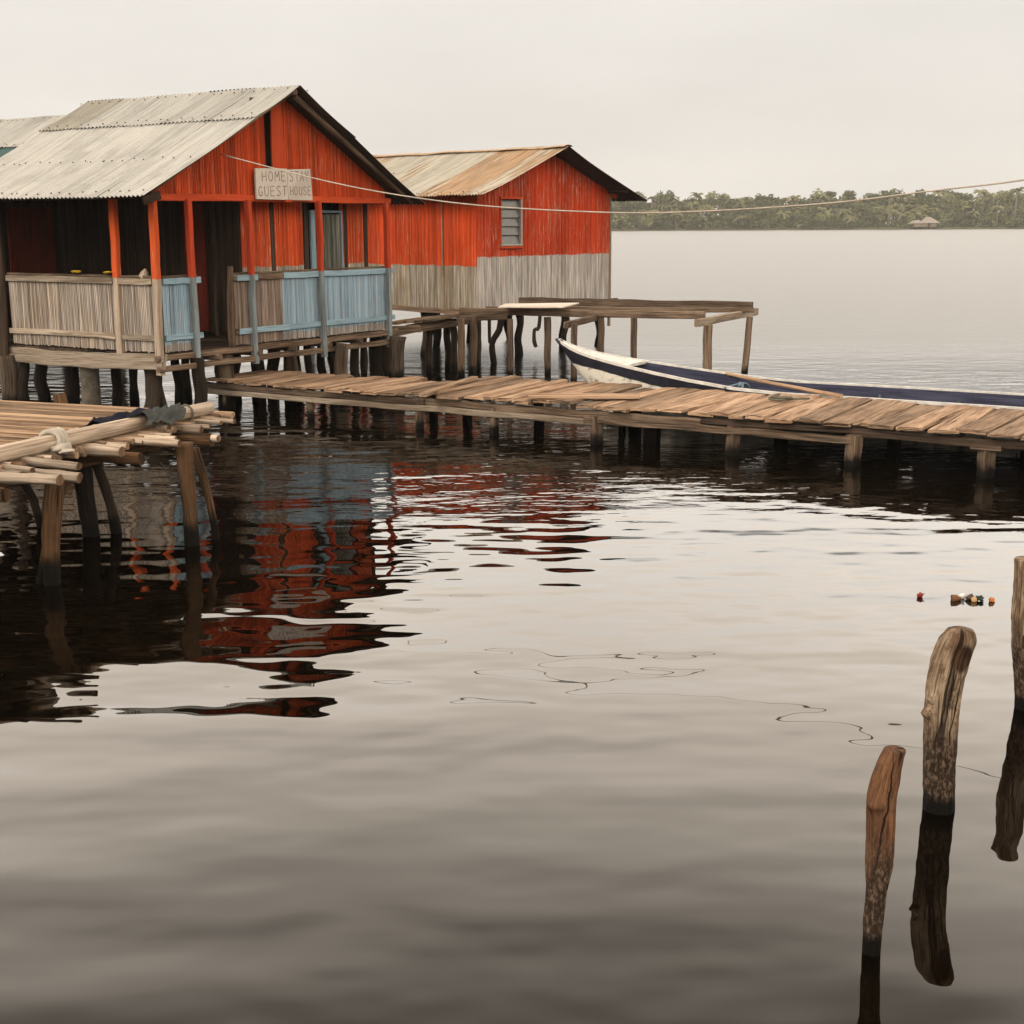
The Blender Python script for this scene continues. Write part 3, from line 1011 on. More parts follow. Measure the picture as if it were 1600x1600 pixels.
GL = {
    'H': [[(0, 0), (0, 1)], [(.6, 0), (.6, 1)], [(0, .5), (.6, .52)]],
    'O': [[(.3, 1), (.08, .85), (0, .5), (.08, .15), (.3, 0), (.52, .15), (.6, .5), (.52, .85), (.3, 1)]],
    'M': [[(0, 0), (.05, 1), (.32, .4), (.6, 1), (.66, 0)]],
    'E': [[(.55, 1), (0, 1), (0, 0), (.55, 0)], [(0, .52), (.42, .52)]],
    'S': [[(.55, .86), (.4, 1), (.15, .97), (.04, .78), (.16, .58), (.42, .46), (.55, .25), (.42, .04), (.18, 0), (.02, .14)]],
    'T': [[(.0, 1), (.64, 1)], [(.32, 1), (.32, 0)]],
    'A': [[(0, 0), (.32, 1), (.64, 0)], [(.13, .38), (.5, .38)]],
    'Y': [[(0, 1), (.3, .5), (.6, 1)], [(.3, .5), (.28, 0)]],
    'G': [[(.55, .85), (.35, 1), (.1, .85), (0, .5), (.1, .12), (.35, 0), (.56, .15), (.56, .42), (.34, .42)]],
    'U': [[(0, 1), (.02, .2), (.2, 0), (.42, .02), (.56, .2), (.58, 1)]],
}


def f(mb):
    def write(txt, s0, s1, zb, h, tilt):
        n = len(txt)
        cw = (s1 - s0) / n
        for i, ch in enumerate(txt):
            if ch == ' ':
                continue
            jx = mb.rnd.uniform(-.006, .006)
            for st in GL[ch]:
                pts = [A(s0 + cw * (i + .16) + jx + cw * x * 1.05, -.1045, zb + h * yv + tilt * (i + x)) for x, yv in st]
                for p, q in zip(pts, pts[1:]):
                    dd = (q - p).normalized()
                    mb.beam(p - dd * .003, q + dd * .003, .004, .013 * mb.rnd.uniform(.75, 1.15), up=dd.cross(A.v), seg=1, cham=.3, tint=.5)

    write('HOME', 1.82, 2.315, 3.025, .125, .004)
    write('STAY', 2.365, 2.785, 3.035, .13, .003)
    write('GUEST', 1.745, 2.325, 2.83, .125, .003)
    write('HOUSE', 2.365, 2.815, 2.85, .115, .002)


one('lettering', M['letter'], f, sg, 161)
one('bracket', M['orange_wood'], lambda mb: mb.beam(A(2.28, -.085, 2.775), A(2.40, -.085, 2.775), .04, .04, seg=1), sg, 162)

# yellow scraps on the side railing
for (l0, l1, lab, sd) in ((1.42, 1.62, 'small yellow plastic scrap on the bare side rail, the one farther from the orange posts', 1), (.72, 1.06, 'long yellow plastic scrap on the bare side rail beside the orange corner posts', 2)):
    y_ = MB(170 + sd)
    y_.blob(A(.0, (l0 + l1) / 2, ZR + .05), .05, (l1 - l0) / 2, .016, .6, 10, 5)
    for k, vv in enumerate(y_.V):
        y_.V[k] = vv
    o = y_.build('yellow_scrap', M['yellow'])
    tag(o, lab, 'scrap', 'yellow scraps on the railing')

# ================================================================== HOUSE TWO
B = Frame((-.61, 24.8), (.67, .743))
W2, D2 = 3.86, 5.2
h2 = thing('stilt_house', (*B(W2 / 2, D2 / 2, 0).xy, 0), 'smaller orange stilt house with rusty iron roof and one louvred window', 'house')
SR2, ZT2, M2 = 1.93, 3.86, .385


def roof_z2(s):
    return ZT2 - abs(s - SR2) * M2


wl_, wh_ = (.605, 1.18), (2.09, 2.90)
Z2 = .93
one('end_wall', M['gable2'], lambda mb: (
    strips(mb, B(0, 0, 0), B(wl_[0], 0, 0), Z2, lambda f: roof_z2(f * wl_[0]) - .04, pitch=.034, rad=.0158),
    strips(mb, B(wl_[1], 0, 0), B(W2, 0, 0), Z2, lambda f: roof_z2(wl_[1] + f * (W2 - wl_[1])) - .04, pitch=.034, rad=.0158),
    strips(mb, B(wl_[0], 0, 0), B(wl_[1], 0, 0), Z2, wh_[0] - .03, pitch=.034, rad=.0158, jit=.002),
    strips(mb, B(wl_[0], 0, 0), B(wl_[1], 0, 0), wh_[1] + .03, lambda f: roof_z2(wl_[0] + f * (wl_[1] - wl_[0])) - .05, pitch=.034, rad=.0158, jit=.002)), h2, 301)
one('side_wall', M['side2'], lambda mb: strips(mb, B(.01, .02, 0), B(.01, D2, 0), Z2 - .03, roof_z2(0) - .03, pitch=.034, rad=.0158), h2, 302)
one('side_wall', M['side2'], lambda mb: strips(mb, B(W2 - .01, .02, 0), B(W2 - .01, D2, 0), Z2, roof_z2(W2) - .03, pitch=.05, rad=.027), h2, 303)
one('end_wall', M['side2'], lambda mb: strips(mb, B(0, D2, 0), B(W2, D2, 0), Z2, lambda f: roof_z2(f * W2) - .03, pitch=.05, rad=.027), h2, 304)
one('batten', M['tan'], lambda mb: mb.beam(B(-.03, .85, 1.5), B(-.03, .86, roof_z2(0) - .1), .02, .02, up=B.v), h2, 305)
one('corner_post', M['tan'], lambda mb: mb.beam(B(W2 + .03, -.01, .4), B(W2 + .03, -.01, roof_z2(W2) - .05), .05, .06, up=B.v), h2, 306)
one('floor', M['dark'], lambda mb: mb.beam(B(W2 / 2, .03, Z2 - .04), B(W2 / 2, D2, Z2 - .04), W2, .06), h2, 307)
for l in (-.03,):
    one('sill_beam', M['frame'], lambda mb: mb.beam(B(-.1, l, Z2 - .05), B(W2 + .25, l, Z2 - .03), .07, .10, jit=.01), h2, 308)
one('sill_beam', M['frame'], lambda mb: mb.beam(B(-.03, -.2, Z2 - .06), B(-.03, D2, Z2 - .06), .07, .09, jit=.01), h2, 309)
win = one('window', M['alu'], lambda mb: [
    mb.beam(B(wl_[0] + .0, -.03, wh_[0] - .02), B(wl_[1], -.03, wh_[0] - .02), .07, .035),
    mb.beam(B(wl_[1] - .02, -.03, wh_[0]), B(wl_[1] - .02, -.03, wh_[1]), .07, .035, up=B.u)], h2, 310)
one('window_frame', M['orange_wood'], lambda mb: [
    mb.beam(B(wl_[0] - .02, -.035, wh_[1] + .015), B(wl_[1] + .02, -.035, wh_[1] + .015), .06, .04),
    mb.beam(B(wl_[0] - .02, -.035, wh_[0] - .065), B(wl_[1] + .02, -.035, wh_[0] - .065), .06, .045),
    mb.beam(B(wl_[0] - .005, -.025, wh_[0]), B(wl_[0] - .005, -.025, wh_[1]), .06, .03, up=B.u)], win, 311)
for k in range(5):
    zc = wh_[0] + .08 + k * .158
    one('louvre', M['slate'], lambda mb: mb.beam(B(wl_[0] + .015, -.002, zc), B(wl_[1] - .04, -.002, zc), .012, .168, up=(Z + B.v * .28).normalized(), seg=1, cham=.1), win, 312 + k)
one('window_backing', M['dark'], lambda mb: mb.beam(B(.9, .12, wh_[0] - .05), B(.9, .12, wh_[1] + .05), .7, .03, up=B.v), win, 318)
for s, z0_, z1_ in ((1.20, Z2 + .6, 3.4), (2.38, 1.3, 3.6)):
    one('batten', M['orange_wood'], lambda mb: mb.beam(B(s, -.018, 1.95), B(s, -.018, roof_z2(s) - .08), .012, .012, up=B.v), h2, 319)
OV2 = .55
dl2 = (B.u * -1 + Z * -M2).normalized()
dr2 = (B.u + Z * -M2).normalized()
e2 = .42
l2 = (SR2 + e2) * math.sqrt(1 + M2 * M2)
ap2 = B(SR2, -OV2, ZT2)
roof_plane(h2, ap2, B.v, dl2, D2 + .6 + OV2, [(0, l2, 0)], M['iron2'], 71, tints=[[.55, .85, .75, .35, .15, .45, .1, .3, .65, .9, .8, .7]], sheet_w=.56, sag=.03)
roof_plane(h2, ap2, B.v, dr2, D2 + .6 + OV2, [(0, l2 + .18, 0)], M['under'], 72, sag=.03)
one('ridge_cap', M['iron2'], lambda mb: sheet(mb, ap2 + Z * .012 - B.u * .14 - Z * .03, B.v, (B.u + Z * .03).normalized(), D2 + .6 + OV2, .28, 1.0, amp=.004, wob=.02, sag=-.035), h2, 330)
for s in (.03, SR2, W2 - .03):
    one('purlin', M['dark'], lambda mb: mb.beam(B(s, -OV2 + .06, roof_z2(s) - .06), B(s, D2, roof_z2(s) - .06), .05, .05), h2, 331)
one('purlin', M['orange_wood'], lambda mb: mb.beam(B(W2 + .02, -.05, roof_z2(W2) - .12), B(W2 + .18, -.05, roof_z2(W2) - .14), .06, .09), h2, 334)
for i, (s, l) in enumerate(((.1, .1), (1.3, .15), (2.6, .1), (3.7, .1), (.1, 1.5), (.1, 3), (1.4, 2.5), (2.6, 2.7), (3.7, 2.6), (.2, 5), (1.9, 5), (3.7, 5))):
    p = B(s, l, 0)
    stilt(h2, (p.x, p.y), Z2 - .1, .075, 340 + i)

# ================================================================== roof of the hut behind, far left
Cc = Frame((-10.9, 26.2), (.55, .835))
h3 = thing('background_hut', (*Cc(2.2, 1.5, 0).xy, 0), 'hut behind the guest house, only its pale iron roof edge showing at far left', 'hut')
ZT3, M3 = 4.55, .50
d3 = (Cc.u * -1 + Z * -M3).normalized()
d3b = (Cc.u + Z * -M3).normalized()
ap3 = Cc(2.2, -1.7, ZT3)
roof_plane(h3, ap3, Cc.v, d3, 5.7, [(0, 1.45, .03)], M['iron'], 81, tints=[[.9, .35, .4, .3, .4, .4]], pick=lambda ri, i, n: M['iron'])
roof_plane(h3, Cc(2.2, -1.6, ZT3), Cc.v, d3, 5.6, [(1.38, 1.5, 0)], M['iron_green'], 82)
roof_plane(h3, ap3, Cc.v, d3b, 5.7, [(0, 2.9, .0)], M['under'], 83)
one('end_wall', M['dark_cane'], lambda mb: strips(mb, Cc(0, 0, 0), Cc(4.4, 0, 0), .9, lambda f: ZT3 - abs(f * 4.4 - 2.2) * M3 - .06, pitch=.05, rad=.027), h3, 360)
one('side_wall', M['dark_cane'], lambda mb: strips(mb, Cc(0, 0, 0), Cc(0, 3.8, 0), .9, ZT3 - 2.2 * M3 - .06, pitch=.05, rad=.027), h3, 361)
one('floor', M['dark'], lambda mb: mb.beam(Cc(2.2, 0, .86), Cc(2.2, 3.8, .86), 4.4, .08), h3, 362)
for i, (s, l) in enumerate(((.1, .1), (1.5, .1), (2.9, .1), (4.3, .1), (.1, 2), (4.3, 2), (.1, 3.7), (4.3, 3.7))):
    p = Cc(s, l, 0)
    stilt(h3, (p.x, p.y), .85, .08, 365 + i)

# ================================================================== plank landing between the two houses
ld = thing('plank_landing', (-1.3, 22.3, 0), 'small plank landing bridging the guest house porch and the smaller orange house', 'landing')
P0, P1 = at(612, 497, y=21.3), at(722, 489, y=23.2)
for k in range(4):
    o_ = Vector((.25, .33, 0)) * k * .55
    one('plank', M['plank' if k == 0 else 'frame'], lambda mb: mb.beam(Vector((P0.x, P0.y, .93)) + o_ * 1, Vector((P1.x, P1.y, .95)) + o_, .19, .04, jit=.006), ld, 380 + k)
one('beam', M['frame'], lambda mb: mb.beam((P0.x - .1, P0.y - .08, .76), (P1.x + .15, P1.y - .15, .84), .06, .09, jit=.008), ld, 386)
one('beam', M['frame'], lambda mb: mb.beam((P0.x + .2, P0.y + .5, .83), (P1.x + .3, P1.y + .4, .86), .06, .09, jit=.008), ld, 387)
one('block', M['frame'], lambda mb: mb.beam((P0.x - .05, P0.y - .18, .85), (P0.x + .45, P0.y - .05, .85), .12, .1, jit=.008), ld, 388)
for i, (px, d, rad) in enumerate(((669, 22.6, .05), (700, 23.2, .06), (708, 22.9, .055), (748, 23.2, .045))):
    p = at(px, 540, y=d)
    stilt(ld, (p.x, p.y), .82, rad, 390 + i, bend=.03)

# ================================================================== bare platform frame beside the smaller house
ZP = 1.02
pf = thing('platform_frame', (*at(950, 590, z=0).xy, 0), 'unfinished timber platform frame on thin stilts beside the smaller orange house', 'platform')
a0, a1 = at(718, 486, z=ZP), at(1102, 493, z=ZP)
b0, b1 = at(812, 472, z=ZP + .03), at(1176, 480, z=ZP + .03)
c0, c1 = at(760, 482, z=ZP), at(1178, 485, z=ZP)
one('beam', M['frame'], lambda mb: mb.beam(a0, a1, .07, .12, jit=.008, seg=10), pf, 400)
one('beam', M['frame'], lambda mb: mb.beam(b0, b1, .07, .17, jit=.008, seg=10, tint=.2), pf, 401)
one('beam', M['frame'], lambda mb: mb.beam(c0, c1, .07, .08, jit=.008, seg=10), pf, 402)
one('beam', M['tan'], lambda mb: mb.beam(at(1088, 505, z=ZP - .1), at(1182, 487, z=ZP - .06), .07, .12, jit=.006, seg=5), pf, 403)
one('beam', M['frame'], lambda mb: mb.beam(at(884, 508, z=ZP - .1), at(930, 497, z=ZP - .07), .07, .10, jit=.006, seg=3), pf, 404)
one('beam', M['frame'], lambda mb: mb.beam(at(716, 498, z=ZP - .1), at(790, 495, z=ZP - .12), .09, .09, jit=.006, seg=3), pf, 405)
for i, (px, d, rad, mt) in enumerate(((721, 22.2, .055, 0), (739, 22.6, .06, 1), (798, 22.0, .045, 0), (855, 22.4, .055, 0), (897, 20.9, .048, 0), (939, 23.5, .05, 0), (990, 23.5, .055, 1), (1105, 20.5, .07, 0), (1166, 22.2, .055, 0))):
    p = at(px, 560, y=d)
    top = ZP - .08
    rr = random.Random(410 + i)
    if i in (2, 4, 6, 7, 8, 0):
        one('stilt', M['wpost'], lambda mb: mb.beam((p.x - (.05 if i == 8 else 0), p.y, -.6), (p.x + (.03 if i == 8 else 0), p.y, top), rad * 1.9, rad * 1.7, up=Vector((.25, 1, 0)), jit=.007, seg=7), pf, 410 + i)
    else:
        stilt(pf, (p.x, p.y), top, rad, 410 + i, bend=.02, mat='wpost')
for i, (px, d, rad, pts) in enumerate(((775, 24.2, .06, ((.10, .95), (.06, .6), (-.07, .35), (-.04, 0), (0, -.4))), (838, 25.4, .035, ((.08, .95), (.05, .55), (-.03, .5), (-.04, .3), (0, .18))), (765, 23.6, .03, ((0, .95), (0, .5), (.01, .42))))):
    p = at(px, 560, y=d)
    one('stilt', M['stilt'], lambda mb: mb.tube([(p.x + q, p.y, zz) for q, zz in pts], rad, 8, .15, seg=3), pf, 430 + i)

# pale sheet lying on the frame
ply = MB(440)
q0, q1, q2, q3 = at(778, 481, z=ZP + .10), at(880, 481, z=ZP + .10), at(905, 474.5, z=ZP + .12), at(790, 476, z=ZP + .12)
ply.loft([[q0, q1, q2, q3], [p + Z * .018 for p in (q0, q1, q2, q3)]], .9)
tag(ply.build('plywood_sheet', M['ply']), 'whitish sheet of board lying on the bare platform frame', 'board')

# ================================================================== WALKWAY
ZW = .44
F0, F1 = at(313, 591, z=ZW), at(1600, 682, z=ZW)
wd = (F1 - F0).normalized()
wn = Vector((-wd.y, wd.x, 0))
LW = (F1 - F0).length
wk = thing('plank_walkway', (*(F0 + wd * 5 + wn * .9).xy, 0), 'long low walkway of uneven sun-bleached planks on square posts crossing the water', 'walkway')


def wp(t, w, z):
    return Vector((F0.x, F0.y, 0)) + wd * t + wn * w + Z * z


rr = random.Random(77)
t = 0.0
i = 0
TSEC = 3.35
planks = []
while t < LW + 3.2:
    sec = t < TSEC
    pw = rr.uniform(.20, .30) if sec else rr.choice((.16, .2, .24, .28, .31))
    width = 1.28 + .06 * t if sec else 1.98
    f0 = rr.uniform(-.05, .07) if not sec else rr.uniform(-.02, .03)
    b0_ = width + rr.uniform(-.14, .10) if not sec else width + rr.uniform(-.05, .05)
    z = ZW - .022 + rr.uniform(-.012, .014) + (0.012 if not sec else 0)
    sk = rr.uniform(-.035, .035)
    planks.append((t + pw / 2, f0, b0_, pw - rr.uniform(.010, .028), z, sk, rr.uniform(-.022, .022)))
    t += pw
for i, (t, f0, b1_, pw, z, sk, tilt) in enumerate(planks):
    m_ = MB(500 + i)
    # a plank with ragged ends and slightly wandering edges
    p, q = wp(t - sk, f0, z + tilt * .3), wp(t + sk, b1_, z - tilt * .3)
    ax = (q - p).normalized()
    sd = ax.cross(Z).normalized()
    up = sd.cross(ax)
    n = 9
    cols = 7
    rings = []
    th = rr.uniform(.030, .042)
    offs = Vector((i * 3.7, 1.1, 0))
    warp = rr.uniform(-.012, .012)
    tilt2 = rr.uniform(-.05, .05)
    ends0 = [rr.uniform(-.028, .02) for _ in range(cols)]
    ends1 = [rr.uniform(-.028, .02) for _ in range(cols)]
    for a in range(n + 1):
        fr = a / n
        c = p.lerp(q, fr) + up * (warp * (2 * fr - 1) ** 2)
        wl = pw / 2 * (1 + .05 * noise.noise(Vector((fr * 4, 0, 0)) + offs))
        wr = pw / 2 * (1 + .05 * noise.noise(Vector((fr * 4, 9, 0)) + offs))
        top, bot = [], []
        for k in range(cols):
            x = -wl + (wl + wr) * k / (cols - 1)
            e = Vector()
            if a == 0:
                e = ax * -ends0[k]
            if a == n:
                e = ax * ends1[k]
            rnd_ = -.006 if k in (0, cols - 1) else 0
            top.append(c + sd * x + up * (th / 2 + rnd_ + tilt2 * x + .004 * noise.noise(Vector((fr * 7, x * 25, 0)) + offs)) + e)
            bot.append(c + sd * x + up * (-th / 2 + tilt2 * x) + e * .7)
        rings.append(bot[::1] + top[::-1])
    m_.loft(rings)
    m_.build('plank', M['plank'], wk)
# stringers
for (w, z, hh, tt0, tt1, mt) in ((.07, ZW - .095, .075, .0, 3.6, 'frame'), (.10, ZW - .10, .08, 3.5, 7.2, 'frame'), (.12, ZW - .085, .06, 7.1, LW + 3, 'dark'), (.06, ZW - .175, .07, .1, 5.9, 'tan'), (.055, ZW - .165, .075, 5.8, 8.9, 'frame'), (.12, ZW - .125, .035, 8.85, LW + 3, 'dark'),
                             (1.05, ZW - .10, .08, .1, 4, 'dark'), (1.7, ZW - .10, .09, 3.4, LW + 3, 'dark')):
    one('stringer', M[mt], lambda mb: mb.beam(wp(tt0, w, z), wp(tt1, w, z - (.01 if w < .2 else 0)), .07, hh, jit=.010, seg=14), wk, int(520 + tt0 * 10 + w * 100))


def w_of(px, w):
    """distance along the walkway at which a post of row w stands in column px"""
    k = (px - 800) / 2100
    best = min(range(0, 1500), key=lambda j: abs(project_x(wp(j * .01, w, .2)) - px))
    return best * .01


CI = CAM_ROT.transposed()


def project_x(p):
    q = CI @ (p - Vector((0, 0, CAM_H)))
    return 800 + 1600 * FOCAL * q.x / -q.z


for i, (px, w, sz) in enumerate(((349, .10, .15), (481, .07, .12), (652, .04, .13), (768, .04, .13), (928, .03, .17), (1143, .04, .17), (1331, .03, .19), (1541, .03, .19), (1760, .04, .18))):
    tt = w_of(px, w) if px < 1700 else LW + 1.2
    one('post', M['wpost'], lambda mb: mb.beam(wp(tt, w + .05, -.7), wp(tt, w + .05, ZW - .12), sz * .70, sz * .68, up=(wn * .8 + wd * .6 * (1 if i % 3 else .6)), jit=.009, seg=8, cham=.1), wk, 540 + i)
for i, (px, w, sz) in enumerate(((373, 1.1, .09), (677, 1.25, .09), (730, 1.5, .10), (842, 1.45, .11), (972, 1.3, .07), (993, 1.55, .13), (1221, 1.45, .14), (1398, 1.4, .13), (1608, 1.4, .14))):
    tt = w_of(px, w)
    one('post', M['stilt'], lambda mb: mb.beam(wp(tt, w, -.7), wp(tt, w, ZW - .05), sz, sz, up=wn, jit=.008, seg=6), wk, 560 + i)
one('post_cap', M['frame'], lambda mb: mb.beam(wp(w_of(1541, .03) - .15, .07, ZW - .14), wp(w_of(1541, .03) + .14, .07, ZW - .14), .16, .045), wk, 575)

# loose boards lying on the walkway
lb = MB(580)
lb.beam(at(826, 619, z=ZW + .045), at(1000, 620, z=ZW + .045) + Vector((0, .05, 0)), .22, .04, jit=.004, seg=8, tint=.7)
tag(lb.build('loose_board', M['plank']), 'long loose board lying lengthwise over the walkway planks', 'board')
lb = MB(581)
lb.beam(at(660, 617, z=ZW + .035), at(742, 590, z=ZW + .055), .10, .045, jit=.004, seg=8, tint=.35)
tag(lb.build('loose_board', M['plank']), 'narrow grey-brown board lying askew across the middle of the walkway', 'board')

# stub post standing in the water behind the walkway
p = at(1016, 690, z=0)
sp = MB(585)
sp.beam((p.x, p.y, -.6), (p.x + .02, p.y, .22), .17, .16, up=wn, jit=.01, seg=4)
tag(sp.build('post_stump', M['stilt']), 'short black post stump in the water under the walkway near the boat', 'stump')

# ================================================================== BOAT
gn0, gn1 = at(1155, 609, z=.46), at(1600, 637, z=.45)
bd = (gn1 - gn0).normalized()                       # towards the stern
bow = at(872, 530, y=17.9)
axis0 = Vector((bow.x, bow.y, 0))
bw = Vector((-bd.y, bd.x, 0))                        # to the far side
if bw.y < 0:
    bw = -bw
BL = 9.0
off_near = (Vector((gn1.x, gn1.y, 0)) - axis0).dot(bw)
HB = .64                                            # half beam
shift = off_near + HB


def boat_sec(t):
    """half breadth, gunwale height, keel height, centre line offset at distance t from the bow tip"""
    k = min(1, t / 3.6)
    hb = HB * (math.sin(k * math.pi / 2) ** .85)
    if t > 6.5:
        hb *= 1 - .35 * ((t - 6.5) / 2.5) ** 2
    gz = .45 + (bow.z - .57) * max(0, 1 - t / 3.0) ** 1.35 + .12 * math.exp(-t / .22)
    keel = -.14 + (bow.z + .10) * max(0, 1 - t / 1.05) ** 1.35
    keel = min(keel, gz - .02)
    ctr = shift * (1 - max(0, 1 - t / 4.0) ** 1.6)
    return hb, gz, keel, ctr


def hull_ring(t, ins=0.0, drop=0.0):
    hb, gz, kz, c = boat_sec(t)
    hb = max(.012, hb - ins)
    kz = kz + ins
    gz = gz - drop
    pts = []
    for a in (-1, -.97, -.90, -.78, -.58, -.3, 0, .3, .58, .78, .90, .97, 1):
        s = abs(a)
        zz = kz + (gz - kz) * (s ** 2.6)
        yy = math.copysign(hb * min(1, (s * 1.12)) ** .9 if s < .9 else hb * (.965 + .35 * (s - .9)), a)
        pts.append(axis0 + bd * t + bw * (c + yy) + Z * zz)
    return pts


boat = thing('wooden_boat', (*(axis0 + bd * 4 + bw * shift).xy, 0), 'long dark blue wooden boat with white gunwales moored behind the walkway', 'boat')


def f(mb):
    ts = [0, .06, .14, .25, .4, .6, .85, 1.15, 1.5, 1.9, 2.4, 3, 3.6, 4.4, 5.2, 6, 6.8, 7.6, 8.3, BL]
    outer = [hull_ring(t) for t in ts]
    inner = [hull_ring(t, .035) for t in ts]
    n = len(outer[0])
    b_ = len(mb.V)
    for rg in outer:
        mb.V += [tuple(p) for p in rg]
    b2 = len(mb.V)
    for rg in inner:
        mb.V += [tuple(p) for p in rg]
    for i in range(len(ts) - 1):
        for k in range(n - 1):
            mb.face([b_ + i * n + k, b_ + (i + 1) * n + k, b_ + (i + 1) * n + k + 1, b_ + i * n + k + 1], [(ts[i], k * .1), (ts[i + 1], k * .1), (ts[i + 1], k * .1 + .1), (ts[i], k * .1 + .1)], .5, 0, True)
            mb.face([b2 + i * n + k, b2 + i * n + k + 1, b2 + (i + 1) * n + k + 1, b2 + (i + 1) * n + k], [(ts[i], k * .1), (ts[i], k * .1 + .1), (ts[i + 1], k * .1 + .1), (ts[i + 1], k * .1)], .6, 1, True)
    e, e2 = b_ + (len(ts) - 1) * n, b2 + (len(ts) - 1) * n
    mb.face([e + k for k in range(n)], [(0, 0)] * n, .5, 0)
    mb.face([e2 + k for k in reversed(range(n))], [(0, 0)] * n, .5, 1)


one('hull', [M['hull'], M['navy_in']], f, boat, 600)
for sgn in (-1, 1):
    def f(mb):
        rings = []
        for t in [0.02, .1, .2, .35, .55, .8, 1.1, 1.5, 2, 2.6, 3.2, 4, 5, 6, 7, 8, BL]:
            hb, gz, kz, c = boat_sec(t)
            o = axis0 + bd * t + bw * (c + sgn * (hb + .002)) + Z * (gz + .004)
            wv, hv = .015, .018
            rings.append([o + bw * x + Z * z_ for x, z_ in ((-wv, -hv), (wv, -hv), (wv, hv), (-wv, hv))])
        mb.loft(rings, .5)
    one('gunwale', M['white_paint'], f, boat, 602 + sgn)


def f(mb):
    ts = [.03, .12, .24, .4, .6, .8, .95, 1.08]
    rings = []
    for t in ts:
        hb, gz, kz, c = boat_sec(t)
        o = axis0 + bd * t + bw * c + Z * (gz + .012)
        hb = max(.02, hb - .02)
        rings.append([o - bw * hb - Z * .03, o + bw * hb - Z * .03, o + bw * hb, o + Z * .012, o - bw * hb])
    mb.loft(rings, .5)


one('foredeck', M['white_paint'], f, boat, 605)
one('stem', M['navy_in'], lambda mb: mb.tube([Vector(hull_ring(0)[6]) - bd * .035 + Z * .04, axis0 + bd * .04 + Z * (bow.z - .035), axis0 + bd * .12 + Z * (bow.z - .12)], [.014, .042, .02], 7, .05), boat, 606)
for t in (2.3, 3.2, 4.05, 5.0, 5.9, 6.8, 7.7):
    def f(mb):
        rg = hull_ring(t, .045, .06)
        mb.tube([rg[k] for k in range(1, 12)], .028, 6, flat=1.2)
    one('rib', M['rib'], f, boat, int(610 + t * 3))
for t in (4.6, 7.2):
    hb, gz, kz, c = boat_sec(t)
    one('thwart', M['navy_in'], lambda mb: mb.beam(axis0 + bd * t + bw * (c - hb + .06) + Z * (gz - .22), axis0 + bd * t + bw * (c + hb - .06) + Z * (gz - .22), .18, .03), boat, int(640 + t))

# punting pole lying in the boat
e0, e1 = at(1056, 571, z=.52), at(1315, 619, z=.49)
pm = MB(650)
mid1, mid2 = e0.lerp(e1, .22) + Z * .0, e0.lerp(e1, .55) + Z * .012
pm.tube([e0, e0.lerp(e1, .2) - Z * .012, e0.lerp(e1, .3) + Z * .018, e0.lerp(e1, .6), e1], [.022, .023, .024, .025, .026], 8, .05, seg=4)
tag(pm.build('punting_pole', M['pole']), 'crooked peeled wooden pole resting inside the dark blue boat', 'pole')

# mooring rope round the near gunwale
g = at(1158, 607, z=.47)
rm = MB(655)
rm.tube([g + Vector((-.22, .0, -.0)), g + Vector((-.1, .05, .03)), g + Vector((0, .06, .05)), g + Vector((.02, .0, .04)), g + Vector((.0, -.05, -.02)), g + Vector((.0, -.045, -.08))], .012, 7, .1, seg=4)
rm.tube([g + Vector((-.03, .03, .03)), g + Vector((.03, .12, .05)), g + Vector((.10, .22, .03)), g + Vector((.16, .30, -.02))], .012, 7, .1, seg=4)
rm.blob(g + Vector((.0, .02, .05)), .035, .03, .028, .3, 8, 5)
tag(rm.build('mooring_rope', M['rope_blue']), 'blue rope knotted round the near white gunwale of the boat', 'rope')
g = at(1212, 628, z=ZW + .02)
rm = MB(656)
rm.tube([g + Vector((.42, .18, .015)), g + Vector((.2, .1, .02)), g + Vector((.02, .0, .02)), g + Vector((-.06, .08, .03)), g + Vector((.02, .17, .03)), g + Vector((.14, .2, .03)), g + Vector((.2, .08, .035)), g + Vector((.05, .03, .045)), g + Vector((-.02, .1, .05)), g + Vector((.1, .3, .05))], .014, 7, .1, seg=4)
tag(rm.build('coiled_rope', M['rope_old']), 'dull olive rope coiled on the walkway planks beside the boat', 'rope')

# ================================================================== long cord from the gable out over the water
w0 = A(.98, -.05, 3.30)
w1 = Vector((4.44, 12.2, 0))
ends = [(345, 241), (480, 276), (600, 301), (750, 321), (950, 332), (1100, 330), (1300, 317), (1450, 299), (1600, 281)]
pts = []
for px, py in ends:
    # each point lies in the one upright plane that runs from the gable to the far fixing
    d = ray(px, py)
    e = Vector((w1.x - w0.x, w1.y - w0.y))
    nrm = Vector((-e.y, e.x, 0))
    tt = nrm.dot(Vector((w0.x, w0.y, 0))) / nrm.dot(Vector((d.x, d.y, 0)))
    pts.append(Vector((0, 0, CAM_H)) + d * tt)
pts.append(pts[-1] + (pts[-1] - pts[-2]) * 1.0 + Z * .06)
cm = MB(660)
cm.tube(pts, .0076, 6, 0, seg=8)
tag(cm.build('hanging_cord', M['rope_pale']), 'long sagging pale cord tied to the orange gable and crossing in front of both houses', 'cord')

# ================================================================== BAMBOO PLATFORM, near left
ZB = .84
bp = thing('bamboo_platform', (*at(120, 800, z=.2).xy, 0), 'bamboo pole jetty on rough log stilts at the left edge', 'jetty')
k0, k1 = at(0, 706, z=ZB + .10), at(322, 641, z=ZB + .06)
kd = (k1 - k0); kd.z = 0; kd.normalize()
ks = Vector((kd.y, -kd.x, 0))                       # towards the open water, to the right


def bpnt(a, b_, z):
    """a along the big pole from its near end, b_ across (positive to the right)"""
    return Vector((k0.x, k0.y, 0)) + kd * a + ks * b_ + Z * z


KL = (k1 - k0).length
